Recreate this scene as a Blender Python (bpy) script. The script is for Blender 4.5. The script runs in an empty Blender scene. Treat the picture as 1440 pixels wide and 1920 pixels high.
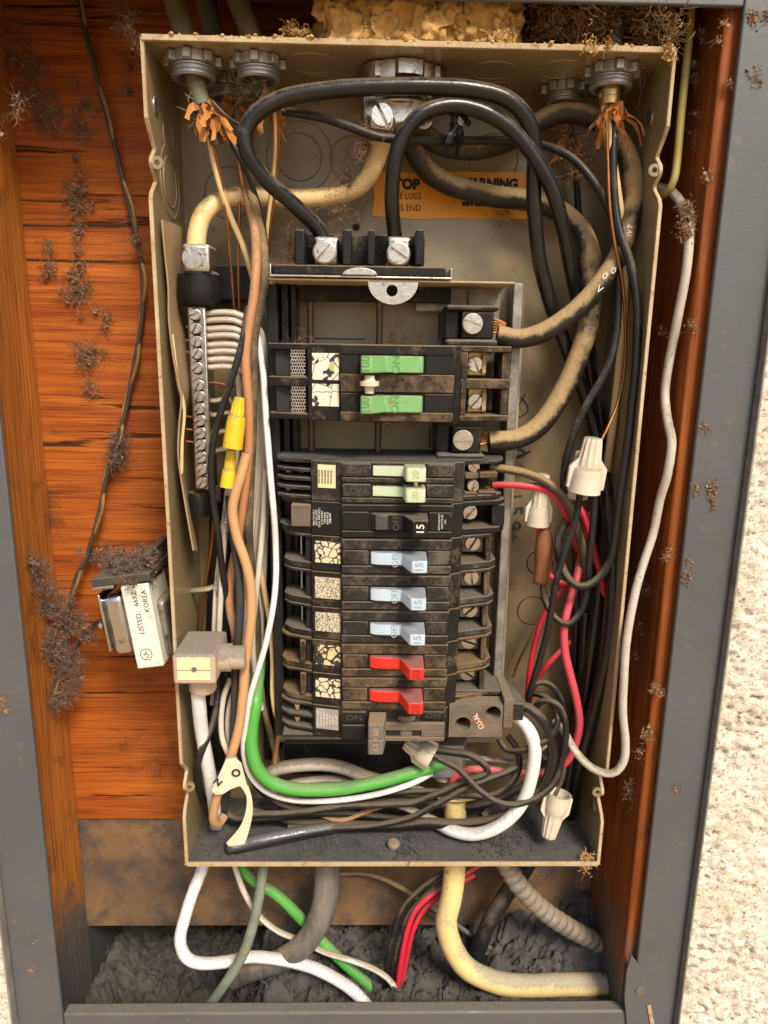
import bpy, math, random
from mathutils import Vector, Matrix, Euler, noise
random.seed(7)
scene = bpy.context.scene
COL = scene.collection
R = math.radians

# ------------------------------------------------------------------ camera
CAM = Vector((-0.0258, -0.5452, 0.4435))
ROT = Euler((R(77.09), R(-0.84), R(-1.12)), 'XYZ')
FPX = 1340.7                                  # focal length in photograph pixels (1440 x 1920)
cam_d = bpy.data.cameras.new('camera')
cam_d.sensor_fit = 'VERTICAL'; cam_d.sensor_height = 36.0
cam_d.lens = FPX / 1920 * 36.0
cam_d.clip_start = 0.02; cam_d.clip_end = 200
cam = bpy.data.objects.new('camera', cam_d); COL.objects.link(cam)
cam.location = CAM; cam.rotation_euler = ROT
scene.camera = cam
MROT = ROT.to_matrix()

# ------------------------------------------------------------------ light
SUN_EL, SUN_AZ = 46.0, 24.0                   # the sun stands in front of the wall, high, a little to the right
world = bpy.data.worlds.new('World'); scene.world = world; world.use_nodes = True
wn = world.node_tree.nodes; wl = world.node_tree.links
sky = wn.new('ShaderNodeTexSky'); sky.sky_type = 'NISHITA'; sky.sun_disc = False
sky.sun_elevation = R(SUN_EL); sky.sun_rotation = R(180 - SUN_AZ)
sky.air_density = 1.0; sky.dust_density = 3.0; sky.ozone_density = 0.6
wl.new(sky.outputs[0], wn['Background'].inputs[0]); wn['Background'].inputs[1].default_value = 0.055
sd = bpy.data.lights.new('sun', 'SUN'); sd.energy = 1.5; sd.angle = R(16); sd.color = (1.0, 0.91, 0.76)
sun = bpy.data.objects.new('sun', sd); COL.objects.link(sun)
sdir = Vector((math.sin(R(SUN_AZ)) * math.cos(R(SUN_EL)), -math.cos(R(SUN_AZ)) * math.cos(R(SUN_EL)), math.sin(R(SUN_EL))))
sun.rotation_euler = (-sdir).to_track_quat('-Z', 'Y').to_euler(); sun.location = (0.4, -2, 3)
scene.view_settings.view_transform = 'Standard'; scene.view_settings.look = 'None'
scene.view_settings.gamma = 1.0; scene.view_settings.use_curve_mapping = False
scene.view_settings.exposure = 1.6

# ------------------------------------------------------------------ pixel to place
def P(px, py, Y):
    """the point of the plane y = Y that the photograph shows at (px, py)"""
    d = MROT @ Vector(((px - 720) / FPX, -(py - 960) / FPX, -1.0))
    t = (Y - CAM.y) / d.y
    return CAM + d * t
def S(px, py, Y):
    """metres per photograph pixel there"""
    return -(MROT.transposed() @ (P(px, py, Y) - CAM)).z / FPX
def rect(a, b, c, d, Y):
    mx, my = (a + c) / 2, (b + d) / 2
    return P(a, my, Y).x, P(c, my, Y).x, P(mx, d, Y).z, P(mx, b, Y).z      # x0 x1 z0 z1

# ------------------------------------------------------------------ materials
def sock(n, *names):
    for k in names:
        if k in n.inputs: return n.inputs[k]
MATS = {}
def mat(name, c, rough=0.6, metal=0.0, c2=None, nscale=60.0, stretch=(1, 1, 1), dust=0.0, dcol=(0.30, 0.20, 0.10),
        bump=0.0, bscale=300.0, spots=0.0, scol=(0.1, 0.06, 0.03), sscale=120.0, trans=0.0, spec=0.5, up=1.0, dlo=0.0):
    m = bpy.data.materials.new(name); m.use_nodes = True; MATS[name] = m
    nt = m.node_tree; N = nt.nodes; L = nt.links; b = N['Principled BSDF']
    b.inputs['Roughness'].default_value = rough; b.inputs['Metallic'].default_value = metal
    s = sock(b, 'Specular IOR Level', 'Specular'); s.default_value = spec
    if trans:
        sock(b, 'Transmission Weight', 'Transmission').default_value = trans
    geo = N.new('ShaderNodeNewGeometry')
    mp = N.new('ShaderNodeMapping'); mp.inputs['Scale'].default_value = stretch
    L.new(geo.outputs['Position'], mp.inputs['Vector'])
    col = None
    def noise_n(scale, detail=5, rough_=0.6, vec=mp):
        n = N.new('ShaderNodeTexNoise'); n.inputs['Scale'].default_value = scale
        n.inputs['Detail'].default_value = detail; n.inputs['Roughness'].default_value = rough_
        L.new(vec.outputs[0], n.inputs['Vector']); return n
    def ramp(src, lo, hi):
        r = N.new('ShaderNodeMapRange'); r.inputs['From Min'].default_value = lo; r.inputs['From Max'].default_value = hi
        L.new(src, r.inputs['Value']); return r.outputs[0]
    def mix(fac, a, bcol):
        x = N.new('ShaderNodeMix'); x.data_type = 'RGBA'
        L.new(fac, x.inputs[0])
        for sk, v in ((x.inputs[6], a), (x.inputs[7], bcol)):
            if isinstance(v, tuple): sk.default_value = (*v, 1)
            else: L.new(v, sk)
        return x.outputs[2]
    n1 = noise_n(nscale)
    col = mix(ramp(n1.outputs[0], 0.3, 0.7), c, c2 if c2 else tuple(v * 0.75 for v in c))
    if spots:
        n2 = noise_n(sscale, 6, 0.7)
        col = mix(ramp(n2.outputs[0], 0.62 - 0.2 * spots, 0.70 - 0.1 * spots), col, scol)
    df = None
    if dust:
        # dust that has settled: more where the surface looks up, in uneven patches
        sx = N.new('ShaderNodeSeparateXYZ'); L.new(geo.outputs['Normal'], sx.inputs[0])
        n3 = noise_n(45, 6, 0.65, geo_map(N, L, geo)); n4 = noise_n(420, 4, 0.7, geo_map(N, L, geo))
        a1 = N.new('ShaderNodeMath'); a1.operation = 'MULTIPLY'; a1.inputs[1].default_value = up; L.new(sx.outputs[2], a1.inputs[0])
        a2 = N.new('ShaderNodeMath'); a2.operation = 'MULTIPLY_ADD'; a2.inputs[1].default_value = 1.5; L.new(n3.outputs[0], a2.inputs[0]); L.new(a1.outputs[0], a2.inputs[2])
        a3 = N.new('ShaderNodeMath'); a3.operation = 'MULTIPLY_ADD'; a3.inputs[1].default_value = 0.8; L.new(n4.outputs[0], a3.inputs[0]); L.new(a2.outputs[0], a3.inputs[2])
        df0 = ramp(a3.outputs[0], 1.78 - dust * 0.95, 2.08 - dust * 0.85)
        mm = N.new('ShaderNodeMath'); mm.operation = 'MULTIPLY'; mm.inputs[1].default_value = min(1, 0.62 + 0.45 * dust); L.new(df0, mm.inputs[0])
        df = mm.outputs[0]
        dn = mix(ramp(n4.outputs[0], 0.3, 0.7), dcol, tuple(v * 0.6 for v in dcol))
        col = mix(df, col, dn)
        rr = N.new('ShaderNodeMapRange'); rr.inputs['To Min'].default_value = rough; rr.inputs['To Max'].default_value = 0.95
        L.new(df, rr.inputs['Value']); L.new(rr.outputs[0], b.inputs['Roughness'])
        if metal:
            rm = N.new('ShaderNodeMapRange'); rm.inputs['To Min'].default_value = metal; rm.inputs['To Max'].default_value = 0
            L.new(df, rm.inputs['Value']); L.new(rm.outputs[0], b.inputs['Metallic'])
    L.new(col, b.inputs['Base Color'])
    if bump:
        nb = noise_n(bscale, 6, 0.65)
        bn = N.new('ShaderNodeBump'); bn.inputs['Strength'].default_value = bump; bn.inputs['Distance'].default_value = 0.002
        L.new(nb.outputs[0], bn.inputs['Height']); L.new(bn.outputs[0], b.inputs['Normal'])
    return m
def geo_map(N, L, geo):
    mp = N.new('ShaderNodeMapping'); L.new(geo.outputs['Position'], mp.inputs['Vector']); return mp

def wood(name, c1, c2, c3, along, crack=True, dusty=0.0):
    """grain that runs along one axis ('X' or 'Z'), with knots of darker late wood, cracks and grime"""
    m = bpy.data.materials.new(name); m.use_nodes = True; MATS[name] = m
    nt = m.node_tree; N = nt.nodes; L = nt.links; b = N['Principled BSDF']
    b.inputs['Roughness'].default_value = 0.6
    sock(b, 'Specular IOR Level').default_value = 0.25
    geo = N.new('ShaderNodeNewGeometry')
    def mapped(sx, sy, sz):
        mp = N.new('ShaderNodeMapping'); mp.inputs['Scale'].default_value = (sx, sy, sz)
        L.new(geo.outputs['Position'], mp.inputs['Vector']); return mp
    lo, hi = (2.0, 26.0)
    mpA = mapped(lo, hi, hi) if along == 'X' else mapped(hi, hi, lo)
    mpB = mapped(6, 160, 160) if along == 'X' else mapped(160, 160, 6)
    mpC = mapped(3.2, 60, 60) if along == 'X' else mapped(60, 60, 3.2)
    def nz(mp, sc, det=6, ro=0.6, dis=0.6):
        n = N.new('ShaderNodeTexNoise'); n.inputs['Scale'].default_value = sc; n.inputs['Detail'].default_value = det
        n.inputs['Roughness'].default_value = ro; n.inputs['Distortion'].default_value = dis
        L.new(mp.outputs[0], n.inputs['Vector']); return n.outputs[0]
    def ramp(src, lo, hi):
        r = N.new('ShaderNodeMapRange'); r.inputs['From Min'].default_value = lo; r.inputs['From Max'].default_value = hi
        L.new(src, r.inputs['Value']); return r.outputs[0]
    def mix(fac, a, bb):
        x = N.new('ShaderNodeMix'); x.data_type = 'RGBA'; L.new(fac, x.inputs[0])
        for sk, v in ((x.inputs[6], a), (x.inputs[7], bb)):
            if isinstance(v, tuple): sk.default_value = (*v, 1)
            else: L.new(v, sk)
        return x.outputs[2]
    a = nz(mpA, 2.2, 4, 0.55, 1.2); bfine = nz(mpB, 2.0, 4, 0.6, 0.3); cr = nz(mpC, 1.6, 7, 0.62, 0.8)
    col = mix(ramp(a, 0.32, 0.68), c1, c2)
    col = mix(ramp(bfine, 0.48, 0.75), col, c3)
    if crack:
        col = mix(ramp(cr, 0.60, 0.645), col, tuple(v * 0.12 for v in c1))
    gr = nz(mapped(1, 1, 1), 14, 7, 0.7, 0.2)
    col = mix(ramp(gr, 0.56, 0.74), col, (0.05, 0.028, 0.014))
    if dusty:
        sp = N.new('ShaderNodeSeparateXYZ'); L.new(geo.outputs['Position'], sp.inputs[0])
        g2 = nz(mapped(1, 1, 1), 30, 7, 0.7, 0.3)
        ad = N.new('ShaderNodeMath'); ad.operation = 'MULTIPLY_ADD'; ad.inputs[1].default_value = -4.5; L.new(sp.outputs[2], ad.inputs[0]); L.new(g2, ad.inputs[2])
        col = mix(ramp(ad.outputs[0], dusty, dusty + 0.35), col, (0.09, 0.082, 0.072))
    L.new(col, b.inputs['Base Color'])
    bn = N.new('ShaderNodeBump'); bn.inputs['Strength'].default_value = 0.5; bn.inputs['Distance'].default_value = 0.0015
    sm = N.new('ShaderNodeMath'); sm.operation = 'SUBTRACT'; L.new(ramp(bfine, 0.3, 0.8), sm.inputs[0]); L.new(ramp(cr, 0.58, 0.68), sm.inputs[1])
    L.new(sm.outputs[0], bn.inputs['Height']); L.new(bn.outputs[0], b.inputs['Normal'])
    return m

def cracked(name, paper, under, scale, width, loss=0.0):
    """old label: paper broken into islands, the plastic below shows in the cracks"""
    m = bpy.data.materials.new(name); m.use_nodes = True; MATS[name] = m
    nt = m.node_tree; N = nt.nodes; L = nt.links; b = N['Principled BSDF']; b.inputs['Roughness'].default_value = 0.7
    geo = N.new('ShaderNodeNewGeometry')
    nd = N.new('ShaderNodeTexNoise'); nd.inputs['Scale'].default_value = scale * 1.2; L.new(geo.outputs['Position'], nd.inputs['Vector'])
    mx = N.new('ShaderNodeMix'); mx.data_type = 'VECTOR'; mx.inputs[0].default_value = 0.006
    L.new(geo.outputs['Position'], mx.inputs[4]); L.new(nd.outputs['Color'], mx.inputs[5])
    v = N.new('ShaderNodeTexVoronoi'); v.feature = 'DISTANCE_TO_EDGE'; v.inputs['Scale'].default_value = scale
    L.new(mx.outputs[1], v.inputs['Vector'])
    r = N.new('ShaderNodeMapRange'); r.inputs['From Min'].default_value = width; r.inputs['From Max'].default_value = width + 0.03
    L.new(v.outputs[0], r.inputs['Value'])
    n2 = N.new('ShaderNodeTexNoise'); n2.inputs['Scale'].default_value = 130; n2.inputs['Detail'].default_value = 4; L.new(geo.outputs['Position'], n2.inputs['Vector'])
    r2 = N.new('ShaderNodeMapRange'); r2.inputs['From Min'].default_value = 0.25 + 0.3 * loss; r2.inputs['From Max'].default_value = 0.29 + 0.3 * loss; L.new(n2.outputs[0], r2.inputs['Value'])
    mu = N.new('ShaderNodeMath'); mu.operation = 'MULTIPLY'; L.new(r.outputs[0], mu.inputs[0]); L.new(r2.outputs[0], mu.inputs[1])
    x = N.new('ShaderNodeMix'); x.data_type = 'RGBA'; L.new(mu.outputs[0], x.inputs[0])
    x.inputs[6].default_value = (*under, 1); x.inputs[7].default_value = (*paper, 1)
    L.new(x.outputs[2], b.inputs['Base Color']); return m

mat('enclosure_paint', (0.27, 0.205, 0.105), 0.32, 0.0, c2=(0.19, 0.138, 0.064), nscale=12, dust=0.46, dcol=(0.15, 0.115, 0.075), bump=0.06, spots=0.14, scol=(0.10, 0.062, 0.028), sscale=150, spec=0.7)
mat('enclosure_floor', (0.095, 0.09, 0.083), 0.8, 0.0, c2=(0.05, 0.047, 0.044), nscale=26, bump=0.8, bscale=500, spots=0.25, scol=(0.03, 0.027, 0.024), sscale=70)
mat('rim', (0.45, 0.35, 0.21), 0.75, 0.0, c2=(0.33, 0.22, 0.11), nscale=40, bump=0.5, spots=0.22, scol=(0.22, 0.10, 0.04), sscale=120)
mat('trim_paint', (0.088, 0.092, 0.096), 0.42, 0.0, c2=(0.070, 0.073, 0.076), nscale=9, bump=0.12, bscale=160, spots=0.12, scol=(0.125, 0.10, 0.07), sscale=95, dust=0.25, dcol=(0.16, 0.14, 0.11))
mat('trim_edge', (0.24, 0.23, 0.20), 0.6, 0.0, c2=(0.14, 0.13, 0.11), nscale=70)
mat('stucco', (0.74, 0.69, 0.60), 0.95, 0.0, c2=(0.62, 0.53, 0.40), nscale=22, bump=1.0, bscale=420, spots=0.42, scol=(0.23, 0.145, 0.07), sscale=330)
mat('silver', (0.66, 0.64, 0.59), 0.26, 1.0, c2=(0.50, 0.47, 0.42), nscale=160, dust=0.32, dcol=(0.25, 0.19, 0.12), bump=0.15, bscale=700, spots=0.25, scol=(0.22, 0.15, 0.09), sscale=220)
mat('dull_steel', (0.42, 0.40, 0.36), 0.45, 0.9, c2=(0.22, 0.2, 0.17), nscale=90, dust=0.3, bump=0.15, spots=0.3, scol=(0.14, 0.1, 0.06), sscale=140)
mat('zinc', (0.46, 0.465, 0.47), 0.38, 0.7, c2=(0.30, 0.30, 0.30), nscale=60, dust=0.3, dcol=(0.22, 0.17, 0.11), bump=0.2)
mat('brass', (0.55, 0.40, 0.16), 0.4, 0.9, c2=(0.4, 0.26, 0.1), nscale=120, dust=0.3)
mat('copper', (0.42, 0.165, 0.06), 0.4, 0.85, c2=(0.24, 0.09, 0.035), nscale=90, dust=0.25, dcol=(0.15, 0.09, 0.05))
mat('rod', (0.16, 0.105, 0.065), 0.5, 0.5, c2=(0.09, 0.06, 0.045), nscale=160, dust=0.3)
mat('black_plastic', (0.011, 0.0105, 0.0105), 0.42, 0.0, c2=(0.018, 0.016, 0.015), nscale=60, dust=0.58, dcol=(0.20, 0.145, 0.085), bump=0.18, bscale=350, spec=0.16)
mat('black_clean', (0.010, 0.010, 0.0105), 0.34, 0.0, c2=(0.016, 0.015, 0.0145), nscale=60, dust=0.44, dcol=(0.17, 0.135, 0.095), bump=0.1, spec=0.2)
mat('breaker_dusty', (0.018, 0.015, 0.013), 0.6, 0.0, c2=(0.04, 0.032, 0.024), nscale=80, dust=0.80, dcol=(0.215, 0.145, 0.075), bump=0.5, bscale=600, spec=0.12)
mat('breaker_gray_dust', (0.017, 0.015, 0.014), 0.6, 0.0, c2=(0.035, 0.03, 0.025), nscale=80, dust=0.68, dcol=(0.175, 0.148, 0.118), bump=0.4, bscale=600, spec=0.12)
mat('breaker_tan', (0.17, 0.13, 0.095), 0.6, 0.0, c2=(0.085, 0.066, 0.05), nscale=50, dust=0.5, dcol=(0.24, 0.18, 0.115), bump=0.2, spec=0.25)
mat('pocket', (0.012, 0.011, 0.010), 0.7, 0.0, dust=0.3, dcol=(0.12, 0.09, 0.06))
mat('black_hole', (0.005, 0.005, 0.005), 0.9)
mat('handle_green', (0.135, 0.325, 0.105), 0.5, 0.0, c2=(0.165, 0.36, 0.135), nscale=40, dust=0.34, dcol=(0.25, 0.18, 0.09), spots=0.16, scol=(0.20, 0.13, 0.06), sscale=150)
mat('handle_mint', (0.42, 0.51, 0.34), 0.5, 0.0, c2=(0.48, 0.55, 0.39), nscale=60, dust=0.32, dcol=(0.34, 0.30, 0.18))
mat('handle_blue', (0.40, 0.51, 0.60), 0.5, 0.0, c2=(0.47, 0.56, 0.63), nscale=60, dust=0.38, dcol=(0.22, 0.21, 0.20), up=0.8)
mat('handle_red', (0.62, 0.022, 0.012), 0.5, 0.0, c2=(0.55, 0.02, 0.012), nscale=60, dust=0.30, dcol=(0.17, 0.15, 0.13), up=0.75)
mat('handle_gray', (0.11, 0.105, 0.10), 0.55, 0.0, c2=(0.15, 0.135, 0.115), nscale=90, dust=0.4)
mat('ink', (0.012, 0.012, 0.014), 0.7)
mat('ink_soft', (0.09, 0.085, 0.08), 0.7)
mat('ink_white', (0.75, 0.73, 0.68), 0.7)
mat('ink_teal', (0.035, 0.055, 0.06), 0.8)
mat('emboss_blue', (0.28, 0.36, 0.44), 0.6)
mat('emboss_green', (0.09, 0.27, 0.07), 0.6)
mat('emboss_red', (0.33, 0.012, 0.008), 0.6)
mat('emboss_mint', (0.45, 0.45, 0.14), 0.6)
mat('emboss_black', (0.06, 0.055, 0.05), 0.5)
mat('paper_cream', (0.72, 0.62, 0.36), 0.8, c2=(0.66, 0.55, 0.3), nscale=80)
mat('paper_gray', (0.33, 0.29, 0.245), 0.8, c2=(0.25, 0.22, 0.18), nscale=120)
mat('sticker_orange', (0.78, 0.33, 0.016), 0.55, c2=(0.68, 0.27, 0.014), nscale=25, dust=0.12, spots=0.08, scol=(0.3, 0.14, 0.03), sscale=120)
mat('tie_white', (0.62, 0.56, 0.44), 0.5, c2=(0.5, 0.42, 0.3), nscale=120)
mat('wirenut', (0.62, 0.55, 0.43), 0.55, c2=(0.50, 0.43, 0.32), nscale=45, dust=0.35, dcol=(0.33, 0.27, 0.19), spec=0.3, bump=0.1)
mat('wirenut_yellow', (0.72, 0.48, 0.010), 0.5, c2=(0.60, 0.39, 0.010), nscale=60, dust=0.45, dcol=(0.33, 0.22, 0.06), bump=0.1)
mat('w_black', (0.011, 0.011, 0.012), 0.36, c2=(0.019, 0.018, 0.018), nscale=70, dust=0.48, dcol=(0.14, 0.11, 0.08), spec=0.3, bump=0.1)
mat('w_black_gloss', (0.007, 0.0068, 0.007), 0.25, c2=(0.013, 0.012, 0.0115), nscale=70, dust=0.34, dcol=(0.15, 0.105, 0.06), spec=0.42, bump=0.12, bscale=200)
mat('w_black_dusty', (0.012, 0.0115, 0.011), 0.40, c2=(0.024, 0.02, 0.016), nscale=70, dust=0.80, dcol=(0.43, 0.29, 0.135), bump=0.3, bscale=500, spec=0.4)
mat('w_dusty_brown', (0.035, 0.028, 0.021), 0.7, c2=(0.11, 0.075, 0.042), nscale=50, dust=0.78, dcol=(0.32, 0.21, 0.10), bump=0.3, bscale=500)
mat('w_gray', (0.032, 0.032, 0.034), 0.45, c2=(0.048, 0.046, 0.045), nscale=60, dust=0.42, dcol=(0.18, 0.15, 0.12), spec=0.35)
mat('w_cream', (0.74, 0.55, 0.26), 0.45, c2=(0.66, 0.46, 0.2), nscale=30, dust=0.42, dcol=(0.26, 0.17, 0.08), spec=0.5)
mat('w_white', (0.62, 0.57, 0.49), 0.45, c2=(0.52, 0.45, 0.36), nscale=50, dust=0.35, dcol=(0.30, 0.23, 0.15))
mat('w_bright', (0.70, 0.69, 0.68), 0.42, c2=(0.64, 0.62, 0.60), nscale=40, dust=0.12, dcol=(0.42, 0.38, 0.33), spots=0.08, scol=(0.4, 0.36, 0.3), sscale=160)
mat('w_offwhite', (0.46, 0.38, 0.27), 0.55, c2=(0.34, 0.27, 0.18), nscale=60, dust=0.45, dcol=(0.22, 0.16, 0.1))
mat('w_cable_gray', (0.50, 0.455, 0.38), 0.6, c2=(0.40, 0.345, 0.27), nscale=40, dust=0.35, dcol=(0.24, 0.18, 0.11), spots=0.2, scol=(0.22, 0.16, 0.1), sscale=260)
mat('w_yellowed', (0.42, 0.34, 0.10), 0.5, c2=(0.34, 0.27, 0.08), nscale=40, dust=0.3)
mat('w_orange', (0.47, 0.20, 0.085), 0.5, c2=(0.40, 0.19, 0.085), nscale=35, dust=0.58, dcol=(0.30, 0.20, 0.11), bump=0.1)
mat('w_tan', (0.52, 0.285, 0.12), 0.5, c2=(0.45, 0.25, 0.115), nscale=35, dust=0.42, dcol=(0.33, 0.22, 0.12), bump=0.1)
mat('w_red', (0.60, 0.022, 0.045), 0.42, c2=(0.50, 0.018, 0.035), nscale=50, dust=0.25, dcol=(0.32, 0.16, 0.10))
mat('w_pink', (0.60, 0.07, 0.095), 0.5, c2=(0.52, 0.055, 0.08), nscale=30, dust=0.2, dcol=(0.42, 0.2, 0.13))
mat('w_green', (0.06, 0.30, 0.04), 0.4, c2=(0.085, 0.34, 0.055), nscale=30, dust=0.25, dcol=(0.2, 0.27, 0.12), bump=0.05)
mat('w_graygreen', (0.19, 0.21, 0.155), 0.6, c2=(0.13, 0.15, 0.11), nscale=70, spots=0.2, scol=(0.12, 0.11, 0.09), sscale=300)
mat('w_greenjacket', (0.12, 0.145, 0.09), 0.7, c2=(0.17, 0.12, 0.05), nscale=45, dust=0.5, dcol=(0.25, 0.16, 0.07), bump=0.3)
mat('w_graycable', (0.075, 0.07, 0.066), 0.45, c2=(0.19, 0.175, 0.15), nscale=22, stretch=(4, 4, 0.5), dust=0.42, dcol=(0.34, 0.26, 0.17), spots=0.15, scol=(0.30, 0.22, 0.13), sscale=120)
mat('w_yellowcable', (0.70, 0.53, 0.22), 0.5, c2=(0.60, 0.44, 0.19), nscale=30, dust=0.42, dcol=(0.34, 0.30, 0.24), spots=0.1, scol=(0.3, 0.2, 0.1), sscale=110)
mat('armor', (0.34, 0.315, 0.27), 0.5, 0.55, c2=(0.22, 0.195, 0.155), nscale=50, dust=0.5, dcol=(0.27, 0.20, 0.13), bump=0.2)
mat('bellwire_black', (0.028, 0.025, 0.022), 0.6, c2=(0.06, 0.05, 0.035), nscale=80)
mat('bellwire_yellow', (0.30, 0.16, 0.03), 0.7, c2=(0.14, 0.08, 0.025), nscale=90, dust=0.4, dcol=(0.13, 0.09, 0.05))
mat('clear_sleeve', (0.010, 0.010, 0.011), 0.08, c2=(0.02, 0.02, 0.021), nscale=70, dust=0.15, dcol=(0.12, 0.115, 0.11), spec=1.0)
mat('beige_plastic', (0.46, 0.355, 0.26), 0.38, c2=(0.36, 0.255, 0.18), nscale=30, dust=0.5, dcol=(0.22, 0.19, 0.155), up=1.3)
mat('kraft', (0.33, 0.22, 0.115), 0.85, c2=(0.26, 0.165, 0.08), nscale=40, dust=0.2)
mat('kraft_edge', (0.58, 0.43, 0.2), 0.85)
mat('fray_orange', (0.48, 0.19, 0.035), 0.8, c2=(0.30, 0.10, 0.018), nscale=90)
mat('tape_white', (0.70, 0.62, 0.46), 0.65, c2=(0.62, 0.52, 0.35), nscale=50)
mat('tape_brown', (0.25, 0.095, 0.04), 0.5, c2=(0.19, 0.065, 0.028), nscale=60)
mat('chrome', (0.62, 0.62, 0.61), 0.16, 1.0, c2=(0.50, 0.49, 0.47), nscale=70, spots=0.15, scol=(0.3, 0.26, 0.2), sscale=90)
mat('transformer_label', (0.74, 0.72, 0.62), 0.45, c2=(0.68, 0.65, 0.53), nscale=60, spots=0.1, scol=(0.4, 0.28, 0.1), sscale=140)
mat('bracket_dark', (0.07, 0.066, 0.062), 0.55, 0.3, dust=0.55, dcol=(0.13, 0.105, 0.085), bump=0.2)
mat('foam', (0.52, 0.31, 0.095), 0.9, c2=(0.40, 0.22, 0.06), nscale=45, bump=0.9, bscale=260, spots=0.2, scol=(0.25, 0.13, 0.035), sscale=90)
mat('nest', (0.30, 0.175, 0.065), 0.95, c2=(0.09, 0.05, 0.022), nscale=200)
mat('lint', (0.34, 0.20, 0.105), 0.95, c2=(0.13, 0.072, 0.038), nscale=220)
mat('lint_gray', (0.23, 0.145, 0.095), 0.95, c2=(0.06, 0.038, 0.026), nscale=160)
mat('dirt', (0.105, 0.097, 0.088), 0.97, c2=(0.06, 0.055, 0.05), nscale=70, bump=1.0, bscale=900, spots=0.2, scol=(0.04, 0.036, 0.033), sscale=140)
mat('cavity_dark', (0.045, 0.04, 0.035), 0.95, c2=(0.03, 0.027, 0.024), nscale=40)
mat('lower_board', (0.25, 0.135, 0.058), 0.8, c2=(0.115, 0.066, 0.034), nscale=9, bump=0.25, spots=0.85, scol=(0.06, 0.048, 0.038), sscale=20)
mat('ground_warm', (0.47, 0.32, 0.17), 0.9, c2=(0.40, 0.26, 0.14), nscale=3)
mat('galv', (0.33, 0.31, 0.27), 0.5, 0.6, c2=(0.16, 0.145, 0.12), nscale=90, dust=0.3, bump=0.2)
mat('cream_plate', (0.36, 0.31, 0.22), 0.5, c2=(0.30, 0.23, 0.13), nscale=14, spots=0.15, scol=(0.26, 0.14, 0.05), sscale=35)
mat('red_oval', (0.45, 0.03, 0.012), 0.5); mat('yellow_oval', (0.70, 0.45, 0.02), 0.5)
wood('plywood', (0.42, 0.118, 0.014), (0.26, 0.055, 0.007), (0.15, 0.030, 0.005), 'X')
wood('stud_wood', (0.46, 0.165, 0.028), (0.33, 0.105, 0.016), (0.22, 0.06, 0.010), 'Z', crack=False, dusty=0.78)
wood('stud_shaded', (0.30, 0.082, 0.012), (0.17, 0.042, 0.007), (0.10, 0.024, 0.005), 'Z', crack=False, dusty=0.80)  # stud wood in a darker copy, the shade of the side face in its colour
cracked('label_cracked', (0.62, 0.53, 0.34), (0.02, 0.018, 0.016), 150, 0.055, 0.1)
cracked('label_crazed', (0.62, 0.54, 0.38), (0.03, 0.027, 0.022), 420, 0.06, 0.1)
cracked('label_flaked', (0.60, 0.46, 0.24), (0.022, 0.019, 0.016), 110, 0.07, 0.62)
cracked('label_torn', (0.70, 0.65, 0.52), (0.03, 0.025, 0.02), 60, 0.0, 0.42)

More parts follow.
